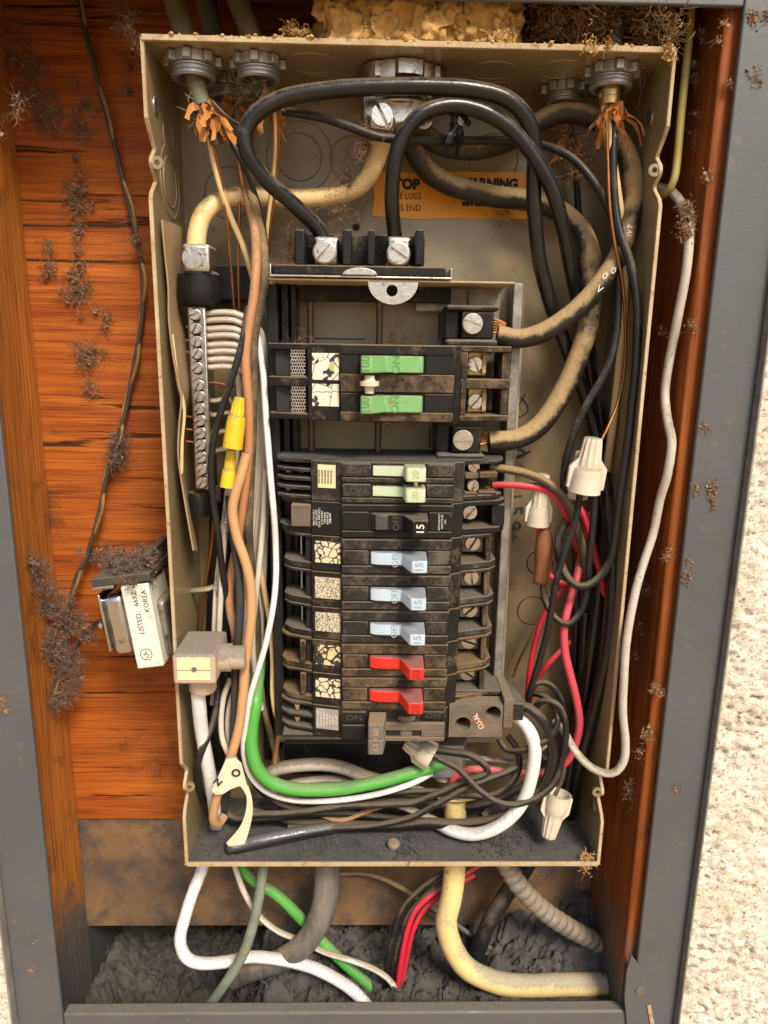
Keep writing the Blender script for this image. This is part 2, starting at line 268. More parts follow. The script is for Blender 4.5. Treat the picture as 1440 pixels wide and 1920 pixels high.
# ------------------------------------------------------------------ mesh helpers
class MB:
    def __init__(s): s.v = []; s.f = []
    def add(s, vs, fs):
        o = len(s.v); s.v += [tuple(v) for v in vs]; s.f += [tuple(i + o for i in f) for f in fs]; return s
    def box(s, x0, x1, y0, y1, z0, z1):
        return s.add([(x0, y0, z0), (x1, y0, z0), (x1, y1, z0), (x0, y1, z0), (x0, y0, z1), (x1, y0, z1), (x1, y1, z1), (x0, y1, z1)],
                     [(0, 3, 2, 1), (4, 5, 6, 7), (0, 1, 5, 4), (1, 2, 6, 5), (2, 3, 7, 6), (3, 0, 4, 7)])
    def prism(s, poly, z0, z1):                 # polygon in x,y extruded along z
        n = len(poly)
        a = sum(poly[i][0] * poly[(i + 1) % n][1] - poly[(i + 1) % n][0] * poly[i][1] for i in range(n))
        if a < 0: poly = poly[::-1]
        return s.add([(x, y, z0) for x, y in poly] + [(x, y, z1) for x, y in poly],
                     [tuple(range(n))[::-1], tuple(range(n, 2 * n))] + [(i, (i + 1) % n, n + (i + 1) % n, n + i) for i in range(n)])
    def plate(s, poly, y0, y1):                 # polygon in x,z extruded along y
        n = len(poly)
        a = sum(poly[i][0] * poly[(i + 1) % n][1] - poly[(i + 1) % n][0] * poly[i][1] for i in range(n))
        if a < 0: poly = poly[::-1]
        return s.add([(x, y0, z) for x, z in poly] + [(x, y1, z) for x, z in poly],
                     [tuple(range(n)), tuple(range(n, 2 * n))[::-1]] + [((i + 1) % n, i, n + i, n + (i + 1) % n) for i in range(n)])
    def sideplate(s, poly, x0, x1):             # polygon in y,z extruded along x
        n = len(poly)
        a = sum(poly[i][0] * poly[(i + 1) % n][1] - poly[(i + 1) % n][0] * poly[i][1] for i in range(n))
        if a < 0: poly = poly[::-1]
        return s.add([(x0, y, z) for y, z in poly] + [(x1, y, z) for y, z in poly],
                     [tuple(range(n))[::-1], tuple(range(n, 2 * n))] + [(i, (i + 1) % n, n + (i + 1) % n, n + i) for i in range(n)])
    def lathe(s, prof, c, ax=(0, 0, 1), n=24, lobes=None, caps=True):
        """profile of (radius, height) turned about an axis; lobes(angle, k) scales the radius"""
        ax = Vector(ax).normalized(); u = ax.orthogonal().normalized(); w = ax.cross(u); c = Vector(c)
        vs = []
        for k, (r, h) in enumerate(prof):
            for i in range(n):
                t = 2 * math.pi * i / n
                q = r * (lobes(t, k) if lobes else 1)
                vs.append(c + ax * h + u * (q * math.cos(t)) + w * (q * math.sin(t)))
        fs = [(k * n + i, k * n + (i + 1) % n, (k + 1) * n + (i + 1) % n, (k + 1) * n + i) for k in range(len(prof) - 1) for i in range(n)]
        if caps: fs += [tuple(range(n))[::-1], tuple((len(prof) - 1) * n + i for i in range(n))]
        return s.add(vs, fs)
    def tube(s, pts, rad, n=10, cap=True, flat=None, ripple=None):
        pts = [Vector(p) for p in pts]; m = len(pts)
        if not hasattr(rad, '__len__'): rad = [rad] * m
        T = [(pts[min(i + 1, m - 1)] - pts[max(i - 1, 0)]).normalized() for i in range(m)]
        nrm = T[0].orthogonal().normalized()
        ref = Vector((0, -1, 0))
        if abs(T[0].dot(ref)) < 0.95: nrm = (ref - T[0] * T[0].dot(ref)).normalized()
        vs = []
        for i in range(m):
            nrm = (nrm - T[i] * T[i].dot(nrm))
            nrm = nrm.normalized() if nrm.length > 1e-6 else T[i].orthogonal().normalized()
            bi = T[i].cross(nrm)
            q = rad[i] * (ripple(i) if ripple else 1)
            for k in range(n):
                t = 2 * math.pi * k / n
                vs.append(pts[i] + nrm * (q * math.cos(t) * (flat or 1)) + bi * (q * math.sin(t)))
        fs = [(i * n + k, i * n + (k + 1) % n, (i + 1) * n + (k + 1) % n, (i + 1) * n + k) for i in range(m - 1) for k in range(n)]
        if cap: fs += [tuple(range(n))[::-1], tuple((m - 1) * n + k for k in range(n))]
        return s.add(vs, fs)
    def build(s, name, material, parent=None, bevel=0.0, smooth=True, angle=38, origin=None, seg=2):
        me = bpy.data.meshes.new(name)
        off = Vector(origin) if origin is not None else Vector((0, 0, 0))
        base = off
        if parent is not None: base = wloc(parent)
        if origin is None and parent is None:
            xs = [v[0] for v in s.v]; ys = [v[1] for v in s.v]; zs = [v[2] for v in s.v]
            off = base = Vector(((min(xs) + max(xs)) / 2, (min(ys) + max(ys)) / 2, min(zs)))
        elif origin is None: off = base
        me.from_pydata([tuple(Vector(v) - off) for v in s.v], [], s.f)
        if smooth and len(me.polygons):
            me.polygons.foreach_set('use_smooth', [True] * len(me.polygons)); me.set_sharp_from_angle(angle=R(angle))
        me.materials.append(MATS[material]); me.update()
        o = bpy.data.objects.new(name, me); COL.objects.link(o)
        if parent is not None:
            o.parent = parent; o.location = off - base
        else: o.location = off
        if bevel:
            bv = o.modifiers.new('bevel', 'BEVEL'); bv.width = bevel; bv.segments = seg; bv.limit_method = 'ANGLE'; bv.angle_limit = R(40)
        return o
def wloc(o):
    v = Vector(o.location)
    while o.parent is not None: o = o.parent; v = v + Vector(o.location)
    return v
def tag(o, label, cat, group=None, kind=None):
    if label: o['label'] = label
    if cat: o['category'] = cat
    if group: o['group'] = group
    if kind: o['kind'] = kind
    return o
def thing(name, label, cat, loc, group=None):
    e = bpy.data.objects.new(name, None); e.empty_display_size = 0.01; COL.objects.link(e); e.location = loc
    return tag(e, label, cat, group)
def struct(o): o['kind'] = 'structure'; return o
def spline(pts, step=0.004):
    """Catmull-Rom through the points, evenly resampled"""
    pts = [Vector(p) for p in pts]; q = [pts[0] * 2 - pts[1]] + pts + [pts[-1] * 2 - pts[-2]]
    out = []
    for i in range(1, len(q) - 2):
        a, b, c, d = q[i - 1:i + 3]
        n = max(2, int((c - b).length / step))
        for k in range(n):
            t = k / n
            out.append(0.5 * ((2 * b) + (c - a) * t + (2 * a - 5 * b + 4 * c - d) * t * t + (3 * b - a - 3 * c + d) * t ** 3))
    out.append(pts[-1]); return out
def link_copy(src, name, parent, loc, rot=None):
    o = bpy.data.objects.new(name, src); COL.objects.link(o); o.parent = parent
    o.location = Vector(loc) - wloc(parent)
    if rot: o.rotation_euler = rot
    return o
def text(s, size, loc, rot=0.0, material='ink', parent=None, name='lettering', sx=1.0, align='CENTER', tilt=None, bold=0.0):
    """flat print lying in the x,z plane and facing the front (-y); size is the capital height in metres"""
    cu = bpy.data.curves.new(name, 'FONT'); cu.body = s; cu.size = size * 1.43; cu.align_x = align; cu.align_y = 'CENTER'
    cu.extrude = 0.00008; cu.resolution_u = 3; cu.offset = bold
    t = bpy.data.objects.new('tmp', cu); COL.objects.link(t)
    bpy.context.view_layer.update()
    me = bpy.data.meshes.new_from_object(t.evaluated_get(bpy.context.evaluated_depsgraph_get()))
    bpy.data.objects.remove(t); bpy.data.curves.remove(cu)
    me.name = name
    M = (tilt or Matrix.Identity(4)) @ Matrix.Rotation(R(90), 4, 'X') @ Matrix.Rotation(R(rot), 4, 'Z') @ Matrix.Diagonal((sx, 1, 1, 1))
    me.transform(M); me.materials.clear(); me.materials.append(MATS[material])
    o = bpy.data.objects.new(name, me); COL.objects.link(o)
    if parent is not None: o.parent = parent; o.location = Vector(loc) - wloc(parent)
    else: o.location = loc
    return o
def screw_mesh(name, r, h, slot=0.15, cross=False, material='silver'):
    """slotted head: a disc with two raised halves and the slot open between them; axis towards -y, origin at its seat"""
    mb = MB(); n = 20; g = r * slot
    mb.lathe([(r * 1.0, 0), (r * 1.0, h * 0.30), (r * 0.9, h * 0.34)], (0, 0, 0), (0, -1, 0), n)
    for sg in (1, -1):
        pts = []
        a0 = math.asin(g / (r * 0.93))
        for i in range(11):
            t = a0 + (math.pi - 2 * a0) * i / 10
            pts.append((r * 0.93 * math.cos(t), sg * r * 0.93 * math.sin(t)))
        mb.plate(pts, -h, -h * 0.30)
    me_o = mb.build(name, material, None, 0, True, 30, origin=(0, 0, 0))
    me = me_o.data; bpy.data.objects.remove(me_o); return me
SCREW = {}
def screw(parent, px, py, Y, rpx, ang=0.0, h=0.004, material='silver', name='screw'):
    key = (material,)
    if key not in SCREW: SCREW[key] = screw_mesh('screw', 0.01, 0.005, material=material)
    c = P(px, py, Y); r = rpx * S(px, py, Y)
    o = link_copy(SCREW[key], name, parent, c, (0, R(-ang), 0))
    o.scale = (r / 0.01, h / 0.005, r / 0.01); return o
def wire(name, label, material, rpx, pts, group=None, cat='wire', n=10, flat=None, taper=None, wob=0.0004, nose=False):
    w3 = [P(*p) for p in pts]
    r0 = sum(S(*p) for p in pts) / len(pts) * rpx
    sp = spline(w3)
    sd_ = random.random() * 50
    for i in range(1, len(sp) - 1):
        sp[i] = sp[i] + Vector(noise.noise_vector(sp[i] * 28 + Vector((sd_, 0, 0)))) * wob
    rr = [r0 * (1 + 0.035 * noise.noise(p * 160 + Vector((sd_, 3, 1)))) for p in sp]
    if taper: rr = [r * (taper[0] + (taper[1] - taper[0]) * i / (len(rr) - 1)) for i, r in enumerate(rr)]
    if nose:
        sp = [sp[0] + (sp[1] - sp[0]) * f for f in (0, .25, .6)] + sp[1:]
        rr = [rr[0] * f for f in (0.25, 0.6, 0.85)] + rr[1:]
    o = MB().tube(sp, rr, n, flat=flat).build(name, material, None, 0, True, 60)
    return tag(o, label, cat, group)

def on_x(px, py, X):
    """depth at which the sight line through (px, py) meets the plane x = X"""
    d = MROT @ Vector(((px - 720) / FPX, -(py - 960) / FPX, -1.0))
    return CAM.y + d.y * (X - CAM.x) / d.x

W, H, D = 0.365, 0.646, 0.095
# ================================================================== the setting
XL, XR, TRL, TRR = -0.316, 0.2135, -0.299, 0.2225       # stud faces and inner edges of the trim
ZT, ZS = 0.6695, -0.151                                # underside of the top trim, top of the sill
g = MB().add([(-40, -0.06, -1.25), (40, -0.06, -1.25), (40, -80, -1.25), (-40, -80, -1.25)], [(0, 3, 2, 1)]).build('ground', 'ground_warm'); struct(g)

def stucco(name, x0, x1, z0, z1, y):
    st = 0.0021; nx = int((x1 - x0) / st); nz = int((z1 - z0) / st); vs = []; fs = []
    for j in range(nz + 1):
        for i in range(nx + 1):
            x = x0 + (x1 - x0) * i / nx; z = z0 + (z1 - z0) * j / nz
            p = Vector((x, 0, z))
            a = noise.fractal(p * 130, 0.8, 2.1, 4)
            trowel = max(0.0, min(1.0, 0.5 + 1.6 * noise.noise(p * 16 + Vector((3, 1, 7)))))
            h = 0.0042 * a * (0.25 + 0.75 * trowel) + 0.0012 * noise.noise(p * 45)
            pit = noise.noise(p * 210 + Vector((9, 2, 4)))
            if pit < -0.36: h -= 0.0055 * (0.3 + trowel) * min(1, (-0.36 - pit) * 6)
            vs.append((x, y - h, z))
    for j in range(nz):
        for i in range(nx):
            k = j * (nx + 1) + i; fs.append((k, k + 1, k + nx + 2, k + nx + 1))
    o = MB().add(vs, fs).build(name, 'stucco', None, 0, True, 180)
    return struct(o)
stucco('wall_right', 0.2635, 0.42, -0.30, 0.85, -0.014)
stucco('wall_left', -0.52, -0.3405, -0.34, 0.30, -0.014)

struct(MB().box(XL - 0.02, XR + 0.02, 0.0972, 0.112, -0.0254, 0.95).build('plywood_wall', 'plywood'))
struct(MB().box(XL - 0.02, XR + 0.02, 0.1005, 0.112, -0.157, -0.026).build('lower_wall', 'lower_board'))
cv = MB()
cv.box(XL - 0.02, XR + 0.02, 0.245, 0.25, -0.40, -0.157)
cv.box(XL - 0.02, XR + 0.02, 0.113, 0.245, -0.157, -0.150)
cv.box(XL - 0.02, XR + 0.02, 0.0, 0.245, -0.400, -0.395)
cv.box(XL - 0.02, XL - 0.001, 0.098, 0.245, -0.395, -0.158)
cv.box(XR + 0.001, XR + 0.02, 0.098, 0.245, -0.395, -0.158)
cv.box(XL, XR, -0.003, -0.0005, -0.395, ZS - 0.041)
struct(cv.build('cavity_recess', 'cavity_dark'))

def stud(name, label, x0, x1, mt='stud_wood'):
    t = MB().box(x0, x1, -0.0005, 0.097, -0.40, 0.95).build(name, mt, None, 0.0015)
    return tag(t, label, 'stud', 'wall studs beside the panel')
stud('wall_stud', 'orange brown wooden stud between plywood and grey frame, beside the transformer', XL - 0.04, XL)
stud('wall_stud', 'wooden stud coloured dark red for its shade, with orange edge behind the pale grey cable', XR, XR + 0.06, 'stud_shaded')
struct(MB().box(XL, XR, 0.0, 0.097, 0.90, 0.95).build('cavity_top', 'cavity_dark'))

# dusty rubble at the bottom of the cavity
vs = []; fs = []; nx, ny = 420, 180
for j in range(ny + 1):
    for i in range(nx + 1):
        x = XL + (XR - XL) * i / nx; y = 0.002 + 0.236 * j / ny; p = Vector((x, y, 0))
        right = max(0, min(1, (x - 0.02) / 0.19)); left = max(0, min(1, (-0.12 - x) / 0.05)); back = max(0, min(1, (y - 0.01) / 0.085))
        h = 0.062 * back * right ** 1.3 - 0.075 * left * max(0, min(1, (y - 0.004) / 0.03)) + 0.03 * max(0, min(1, (-0.285 - x) / 0.02)) - 0.02 * max(0, (y - 0.105) / 0.13) + 0.022 * back * max(0, 1 - abs(x + 0.10) / 0.08)
        lump = noise.fractal(p * 22, 0.9, 2.0, 3) * 0.010 + abs(noise.noise(p * 42)) * 0.020 + abs(noise.noise(p * 95 + Vector((4, 0, 0)))) * 0.011 + abs(noise.noise(p * 210)) * 0.0055 + noise.noise(p * 480) * 0.0016
        jag = Vector(noise.noise_vector(p * 60)) * 0.0025
        z = -0.188 + h + lump
        vs.append((x + jag.x * (0 if i in (0, nx) else 1), max(0.001, y + jag.y), z))
for j in range(ny):
    for i in range(nx):
        k = j * (nx + 1) + i; fs.append((k, k + 1, k + nx + 2, k + nx + 1))
tag(MB().add(vs, fs).build('rubble', 'dirt', None, 0, True, 180), 'grey dusty rubble and lint on the cavity floor under the panel', 'rubble', kind='stuff')

rnd = random.Random(5); mb = MB()
for k in range(5200):
    v = vs[rnd.randrange(len(vs))]; q = rnd.uniform(0.0004, 0.0022) * (1.6 if rnd.random() < 0.08 else 1)
    c = Vector(v) + Vector((0, 0, q * 0.4)); e = [Vector((rnd.gauss(0, q), rnd.gauss(0, q), rnd.gauss(0, q * .8))) for _ in range(4)]
    mb.add([c + x for x in e], [(0, 1, 2), (0, 2, 3), (0, 3, 1), (1, 3, 2)])
tag(mb.build('crumbs', 'dirt', None, 0, False), 'fine grey crumbs strewn over the rubble under the panel', 'crumbs', kind='stuff')

# grey sheet metal frame round the opening
fr = thing('metal_frame', 'dull grey painted sheet metal frame round the wall opening', 'frame', (0, -0.005, ZS - 0.04))
def flange(name, x0, x1, z0, z1):
    MB().box(x0, x1, -0.0085, -0.004, z0, z1).build(name, 'trim_paint', fr, 0.0012)
flange('jamb', TRR, TRR + 0.0405, -0.30, 0.95)
flange('jamb', TRL - 0.0405, TRL, -0.30, 0.95)
flange('head', TRL + 0.0003, TRR - 0.0003, ZT, 0.95)
MB().box(TRL + 0.0003, TRR - 0.0003, -0.0085, 0.004, ZS - 0.04, ZS).build('sill', 'trim_paint', fr, 0.002)
for x0, x1 in ((TRR + 0.0406, TRR + 0.0424), (TRL - 0.0424, TRL - 0.0406)):
    MB().box(x0, x1, -0.0165, -0.004, -0.30, 0.95).build('outer_lip', 'trim_edge', fr, 0.0005)
# bent, chipped corner plate at the foot of the jamb
a = [P(x, y, -0.0098) for x, y in ((1183, 1788), (1200, 1812), (1214, 1850), (1224, 1895), (1230, 1935), (1176, 1935), (1170, 1870), (1174, 1820))]
cp = MB().plate([(q.x, q.z) for q in a], -0.0112, -0.0089).build('corner_plate', 'trim_paint', fr, 0.0004)
screw(cp, 1199, 1858, -0.0112, 8, 30, 0.0012, 'dull_steel')
a = [P(x, y, -0.012) for x, y in ((1213, 1886), (1220, 1884), (1229, 1932), (1222, 1936))]
MB().plate([(q.x, q.z) for q in a], -0.0125, -0.0114).build('paint_chip', 'rim', cp, 0.0004)

# ================================================================== the enclosure
T = 0.0016
box = thing('panel_enclosure', 'open olive grey steel breaker panel box with rusty dusty rim', 'panel box', (0, D, 0))
MB().box(-W / 2, W / 2, D - T, D, 0, H).build('back_wall', 'enclosure_paint', box)
MB().box(-W / 2 + T, W / 2 - T, 0, D - T - 0.0002, H - T, H).build('top_wall', 'enclosure_paint', box)
MB().box(-W / 2 + T, W / 2 - T, 0, D - T - 0.0002, 0, T).build('bottom_wall', 'enclosure_floor', box)
def zat(px, py): return P(px, py, 0).z
def side(sg, notches):
    x0 = sg * W / 2
    prof = [(0, H)]
    for zc in notches:
        prof += [(0.0, zc + 0.026), (0.004, zc + 0.021), (0.0145, zc + 0.011), (0.0150, zc + 0.009), (0.0065, zc + 0.002), (0.0055, zc - 0.001),
                 (0.0065, zc - 0.004), (0.0145, zc - 0.010), (0.0145, zc - 0.012), (0.003, zc - 0.021), (0.0, zc - 0.026)]
    prof += [(0, 0)]
    poly = prof + [(D - T - 0.0002, 0), (D - T - 0.0002, H)]
    a, b = sorted((x0, x0 - sg * T))
    wl_ = MB().sideplate(poly, a, b).build('side_wall', 'enclosure_paint', box)
    a, b = sorted((x0 + sg * 0.0006, x0 - sg * (T + 0.0006)))
    # folded rim along the front edge
    m = MB(); n = len(prof)
    vs = []
    for y, z in prof: vs += [(a, y - 0.0006, z), (b, y - 0.0006, z), (b, y + 0.0022, z), (a, y + 0.0022, z)]
    fs = [(4 * i + k, 4 * i + (k + 1) % 4, 4 * i + 4 + (k + 1) % 4, 4 * i + 4 + k) for i in range(n - 1) for k in range(4)]
    m.add(vs, fs + [(0, 1, 2, 3), (4 * n - 1, 4 * n - 2, 4 * n - 3, 4 * n - 4)])
    m.build('rim', 'rim', wl_, 0.0004)
    for zc in notches:
        m = MB(); cx = x0 - sg * 0.0050; rr = 0.0044
        ring = [(cx + rr * math.cos(t), zc - 0.001 + rr * math.sin(t)) for t in [2 * math.pi * i / 18 for i in range(18)]]
        hole = [(cx + 0.0019 * math.cos(t), zc - 0.001 + 0.0019 * math.sin(t)) for t in [2 * math.pi * i / 18 for i in range(18)]]
        vs = [(x, 0.0062, z) for x, z in ring] + [(x, 0.0062, z) for x, z in hole] + [(x, 0.0082, z) for x, z in ring] + [(x, 0.0082, z) for x, z in hole]
        fs = []
        for i in range(18):
            j = (i + 1) % 18
            fs += [(i, j, 18 + j, 18 + i), (36 + j, 36 + i, 54 + i, 54 + j), (j, i, 36 + i, 36 + j), (18 + i, 18 + j, 54 + j, 54 + i)]
        m.add(vs, fs); m.build('screw_ear', 'enclosure_paint', box)
    return wl_
LWALL = side(-1, [zat(272, 297), zat(346, 1482)])
RWALL = side(1, [zat(1240, 312), zat(1132, 1492)])
m = MB().box(-W / 2 + 0.001, W / 2 - 0.001, -0.0018, 0.0009, H - 0.0026, H + 0.0012)
tr = m.build('rim', 'rim', box, 0.0004)
MB().box(-W / 2 + 0.001, W / 2 - 0.001, -0.0018, 0.0009, -0.0012, 0.0022).build('rim', 'rim', box, 0.0004)
# crust of dust along the top edge
m = MB()
for k in range(260):
    x = random.uniform(-W / 2, W / 2); s_ = random.uniform(0.0008, 0.0026)
    c = Vector((x, random.uniform(-0.002, 0.012), H + 0.0012 + random.uniform(-0.0006, 0.0008)))
    m.lathe([(s_ * 0.3, -s_ * 0.5), (s_, 0), (s_ * 0.35, s_ * 0.6)], c, (random.gauss(0, .4), random.gauss(0, .4), 1), 5)
dk = m.build('dust_crust', 'foam', box); dk['kind'] = 'stuff'

def ring_part(c, ax, r, t=0.0007, name='knockout_ring', mat_='enclosure_paint', squash=1):
    ax = Vector(ax); u = ax.orthogonal().normalized(); w = ax.cross(u); c = Vector(c)
    pts = [c + u * (r * math.cos(2 * math.pi * i / 40)) + w * (r * math.sin(2 * math.pi * i / 40)) for i in range(41)]
    return MB().tube(pts, t, 6, cap=False).build(name, mat_, box)
for (y, z, r) in ((0.052, zat(300, 300) - 0.004, 0.026), (0.052, zat(300, 300) - 0.004, 0.018), (0.052, zat(300, 215), 0.013)):
    ring_part((-W / 2 + T, y, z), (1, 0, 0), r)
for px, py, r in ((562, 295, 0.027), (562, 295, 0.018), (430, 362, 0.020), (660, 300, 0.018), (925, 300, 0.020)):
    ring_part(P(px, py, D - T), (0, 1, 0), r)
for px, py, r in ((1012, 1055, 0.012), (998, 1145, 0.014)):
    ring_part(P(px, py, D - T), (0, 1, 0), r, 0.0006, mat_='black_plastic')
for x, y, r in ((-0.07, 0.035, 0.019), (0.063, 0.04, 0.017), (0.112, 0.035, 0.017), (-0.068, 0.07, 0.012), (0.07, 0.075, 0.012)):
    ring_part((x, y, H - T), (0, 0, 1), r)
for (x, y, z, ax) in ((-W / 2 + T, 0.022, zat(300, 180), (1, 0, 0)), (W / 2 - T, 0.035, zat(1230, 192), (-1, 0, 0)), (W / 2 - T, 0.025, zat(1105, 1542), (-1, 0, 0))):
    MB().lathe([(0.0062, 0), (0.0060, 0.0008), (0.0034, 0.0016), (0.0012, 0.0008)], (x, y, z), ax, 16).build('rivet', 'dull_steel', box)
c = P(738, 1602, 0.013)
MB().lathe([(0.0062, 0), (0.0060, 0.004), (0.0045, 0.0058), (0.001, 0.0062)], (c.x, 0.02, T), (0, 0, 1), 14).build('floor_bolt', 'dull_steel', box)
for px, py in ((668, 425), (1150, 1500)):
    MB().lathe([(0.0032, 0), (0.003, 0.0012), (0.0012, 0.0016)], P(px, py, D - T), (0, -1, 0), 12).build('back_screw', 'black_plastic', box)
# orange warning sticker on the back wall, a ragged sheet
YB = D - T - 0.0005
edge = [(712, 322), (780, 324), (860, 321), (930, 324), (988, 322), (989, 350), (991, 410), (940, 411), (860, 409), (780, 411), (697, 405), (703, 372), (700, 350)]
a = [P(x, y, YB) for x, y in edge]
stk = MB().plate([(q.x, q.z) for q in a], YB - 0.0003, YB + 0.0003).build('warning_sticker', 'sticker_orange', box)
stk['label'] = 'orange warning sticker on the back of the box'
def stext(s, px, py, hpx, **k):
    return text(s, hpx * S(px, py, YB), P(px, py, YB - 0.0006), parent=stk, **k)
stext('TOP', 763, 346, 17, bold=0.0006); stext('LINE LUGS', 760, 368, 11, sx=0.82); stext('THIS END', 759, 390, 11, sx=0.9)
stext('WARNING', 915, 345, 17, bold=0.0006, sx=0.95); stext('wire connectors', 905, 382, 9, bold=0.0004, sx=0.9)
# handwriting and scrawl on the back wall
for s_, px, py, h in (('1', 968, 931, 17), ('5', 966, 958, 26), ('9', 962, 987, 26)):
    text(s_, h * S(px, py, D - T), P(px, py, D - T - 0.0004), rot=-84, material='ink_teal', parent=box, name='handwriting', bold=0.0005)
for (pts, r) in ((((955, 770), (975, 745), (990, 770), (960, 785), (985, 738)), 0.0007), (((955, 850), (975, 842), (985, 852), (965, 858), (995, 846)), 0.0011)):
    MB().tube(spline([P(x, y, D - T - 0.0003) for x, y in pts], 0.003), r, 5).build('scrawl', 'ink_teal', box)
# oval sticker on the right wall
for nm, mt, ry, rz, dx in (('oval_sticker', 'red_oval', 0.019, 0.0165, 0.0003), ('oval_sticker_centre', 'yellow_oval', 0.013, 0.0105, 0.0005)):
    zc = P(1122, 1340, 0.05).z; n = 28
    m = MB(); x = W / 2 - T - dx
    m.add([(x, 0.052 + ry * math.cos(2 * math.pi * i / n), zc + rz * math.sin(2 * math.pi * i / n)) for i in range(n)], [tuple(range(n))])
    o = m.build(nm, mt, RWALL, 0)
for k in range(5):
    zc = P(1122, 1340, 0.05).z + (k - 2) * 0.003
    MB().tube([(W / 2 - T - 0.0008, 0.052 + y, zc + 0.0015 * math.sin(y * 900 + k)) for y in [-0.008 + 0.001 * i for i in range(17)]], 0.0004, 4).build('print', 'red_oval', RWALL)

# ================================================================== conduit connectors in the top wall
def lobed(k8, lo, ks):
    def f(t, k):
        if k not in ks: return 1.0
        return 1.0 if (math.cos(8 * t) > lo) else 0.90
    return f
def connector(label, px, Y, r, stub=0.018, mt='zinc'):
    x = P(px, 120, Y).x
    t = thing('conduit_connector', label, 'connector', (x, Y, H - T), 'conduit connectors in the top of the box')
    z = H - T
    MB().lathe([(r * 0.9, -0.0003), (r * 1.0, -0.001), (r * 1.0, -0.0062), (r * 0.9, -0.0070)], (x, Y, z), (0, 0, 1), 64, lobed(8, 0.55, (1, 2))).build('locknut', mt, t, 0, True, 25)
    for i in range(8):
        a_ = 2 * math.pi * i / 8
        c = Vector((x + r * 1.01 * math.cos(a_), Y + r * 1.01 * math.sin(a_), 0)); u = Vector((-math.sin(a_), math.cos(a_), 0)); w = Vector((math.cos(a_), math.sin(a_), 0))
        q = [c + u * s1 * 0.0034 + w * s2 * 0.002 for s1, s2 in ((-1, -1), (1, -1), (0.8, 1), (-0.8, 1))]
        MB().prism([(p.x, p.y) for p in q], z - 0.0069, z - 0.0008).build('lug', mt, t, 0.0005)
    prof = []; n = 3
    for k in range(n):
        h = -0.0071 - stub * k / n
        prof += [(r * 0.80, h), (r * 0.85, h - stub / n * 0.2), (r * 0.85, h - stub / n * 0.6), (r * 0.80, h - stub / n * 0.8)]
    prof += [(r * 0.78, -0.0071 - stub), (r * 0.64, -0.0071 - stub), (r * 0.62, -0.004)]
    MB().lathe(prof, (x, Y, z), (0, 0, 1), 32, caps=False).build('threaded_bushing', mt, t)
    return t
connector('grey ribbed locknut connector holding the green armoured cable', 362, 0.028, 0.0185, 0.0082)
connector('grey locknut connector packed with frayed wire armour', 484, 0.030, 0.0180, 0.0075)
connector('smaller shaded locknut connector behind the two big left ones', 425, 0.072, 0.0165, 0.0068)
connector('grey ribbed locknut connector with torn orange paper hanging below', 1148, 0.030, 0.0180, 0.0075)
connector('shaded locknut connector in the rear corner above the dusty feeders', 1062, 0.068, 0.0165, 0.0068)

# the large feeder clamp
cx = P(752, 135, 0.05).x
cl = thing('feeder_clamp', 'large silver two screw cable clamp for the thick feeders', 'clamp', (cx, 0.05, H - T))
MB().lathe([(0.030, -0.0004), (0.034, -0.0016), (0.034, -0.011), (0.031, -0.013)], (cx, 0.05, H - T), (0, 0, 1), 72, lambda t, k: 1.0 if k in (0, 3) or math.cos(6 * t + 0.5) > -0.35 else 0.93).build('locknut', 'silver', cl, 0, True, 25)
MB().lathe([(0.0275, -0.013), (0.0275, -0.0255), (0.022, -0.0255), (0.022, -0.012)], (cx, 0.05, H - T), (0, 0, 1), 32, caps=False).build('threaded_bushing', 'silver', cl)
x0, x1, z0, z1 = rect(678, 192, 812, 238, 0.03)
MB().box(x0, x1, 0.030, 0.070, z0, z1 + 0.02).build('saddle', 'silver', cl, 0.004, seg=3)
x0, x1, z0, z1 = rect(690, 215, 742, 250, 0.028)
MB().box(x0, x1, 0.026, 0.050, z0, z1).build('jaw', 'silver', cl, 0.004, seg=3)
screw(cl, 716, 221, 0.0258, 21, 118, 0.008)
screw(cl, 795, 226, 0.0298, 15, 60, 0.005)
# ================================================================== bus chassis
def pbox(parent, name, mt, a, b, c, d, Y0, Y1, bevel=0.0006, **k):
    x0, x1, z0, z1 = rect(a, b, c, d, Y0)
    return MB().box(x0, x1, Y0, Y1, z0, z1).build(name, mt, parent, bevel, **k)
ch = thing('bus_chassis', 'black and galvanised bus bar chassis carrying the breakers', 'bus chassis', (-0.005, 0.08, 0.115))
pbox(ch, 'pan', 'cream_plate', 506, 530, 962, 1392, 0.076, 0.079)
pbox(ch, 'shade_board', 'black_clean', 534, 1393, 790, 1452, 0.070, 0.076)  # added black sheet standing in for the shade under the breakers
for a, b in ((507, 527), (533, 546), (550, 560)):
    pbox(ch, 'rail', 'black_clean', a, 532, b, 1380, 0.034 if a == 507 else 0.045, 0.072, 0.001)
pbox(ch, 'side_rail', 'galv', 944, 530, 961, 1292, 0.047, 0.074, 0.001)
pbox(ch, 'side_rail', 'galv', 876, 535, 938, 640, 0.064, 0.070, 0.001)
x0, x1, z0, z1 = rect(503, 523, 966, 530, 0.010)
MB().box(x0, x1, 0.010, 0.072, z0 + 0.0006, z1 - 0.0006).build('top_flange', 'rim', ch, 0.0005)
pbox(ch, 'insulator_strip', 'black_plastic', 563, 533, 846, 566, 0.050, 0.060)
pbox(ch, 'galvanised_plate', 'galv', 780, 537, 876, 585, 0.061, 0.064)
c = P(737, 529, 0.0085); r = 47 * S(737, 530, 0.0085)
pts = [(c.x + r * math.cos(t), c.z + 0.86 * r * math.sin(t)) for t in [math.pi + math.pi * i / 20 for i in range(21)]]
hc = P(735, 545, 0.0085); hr = 0.0042
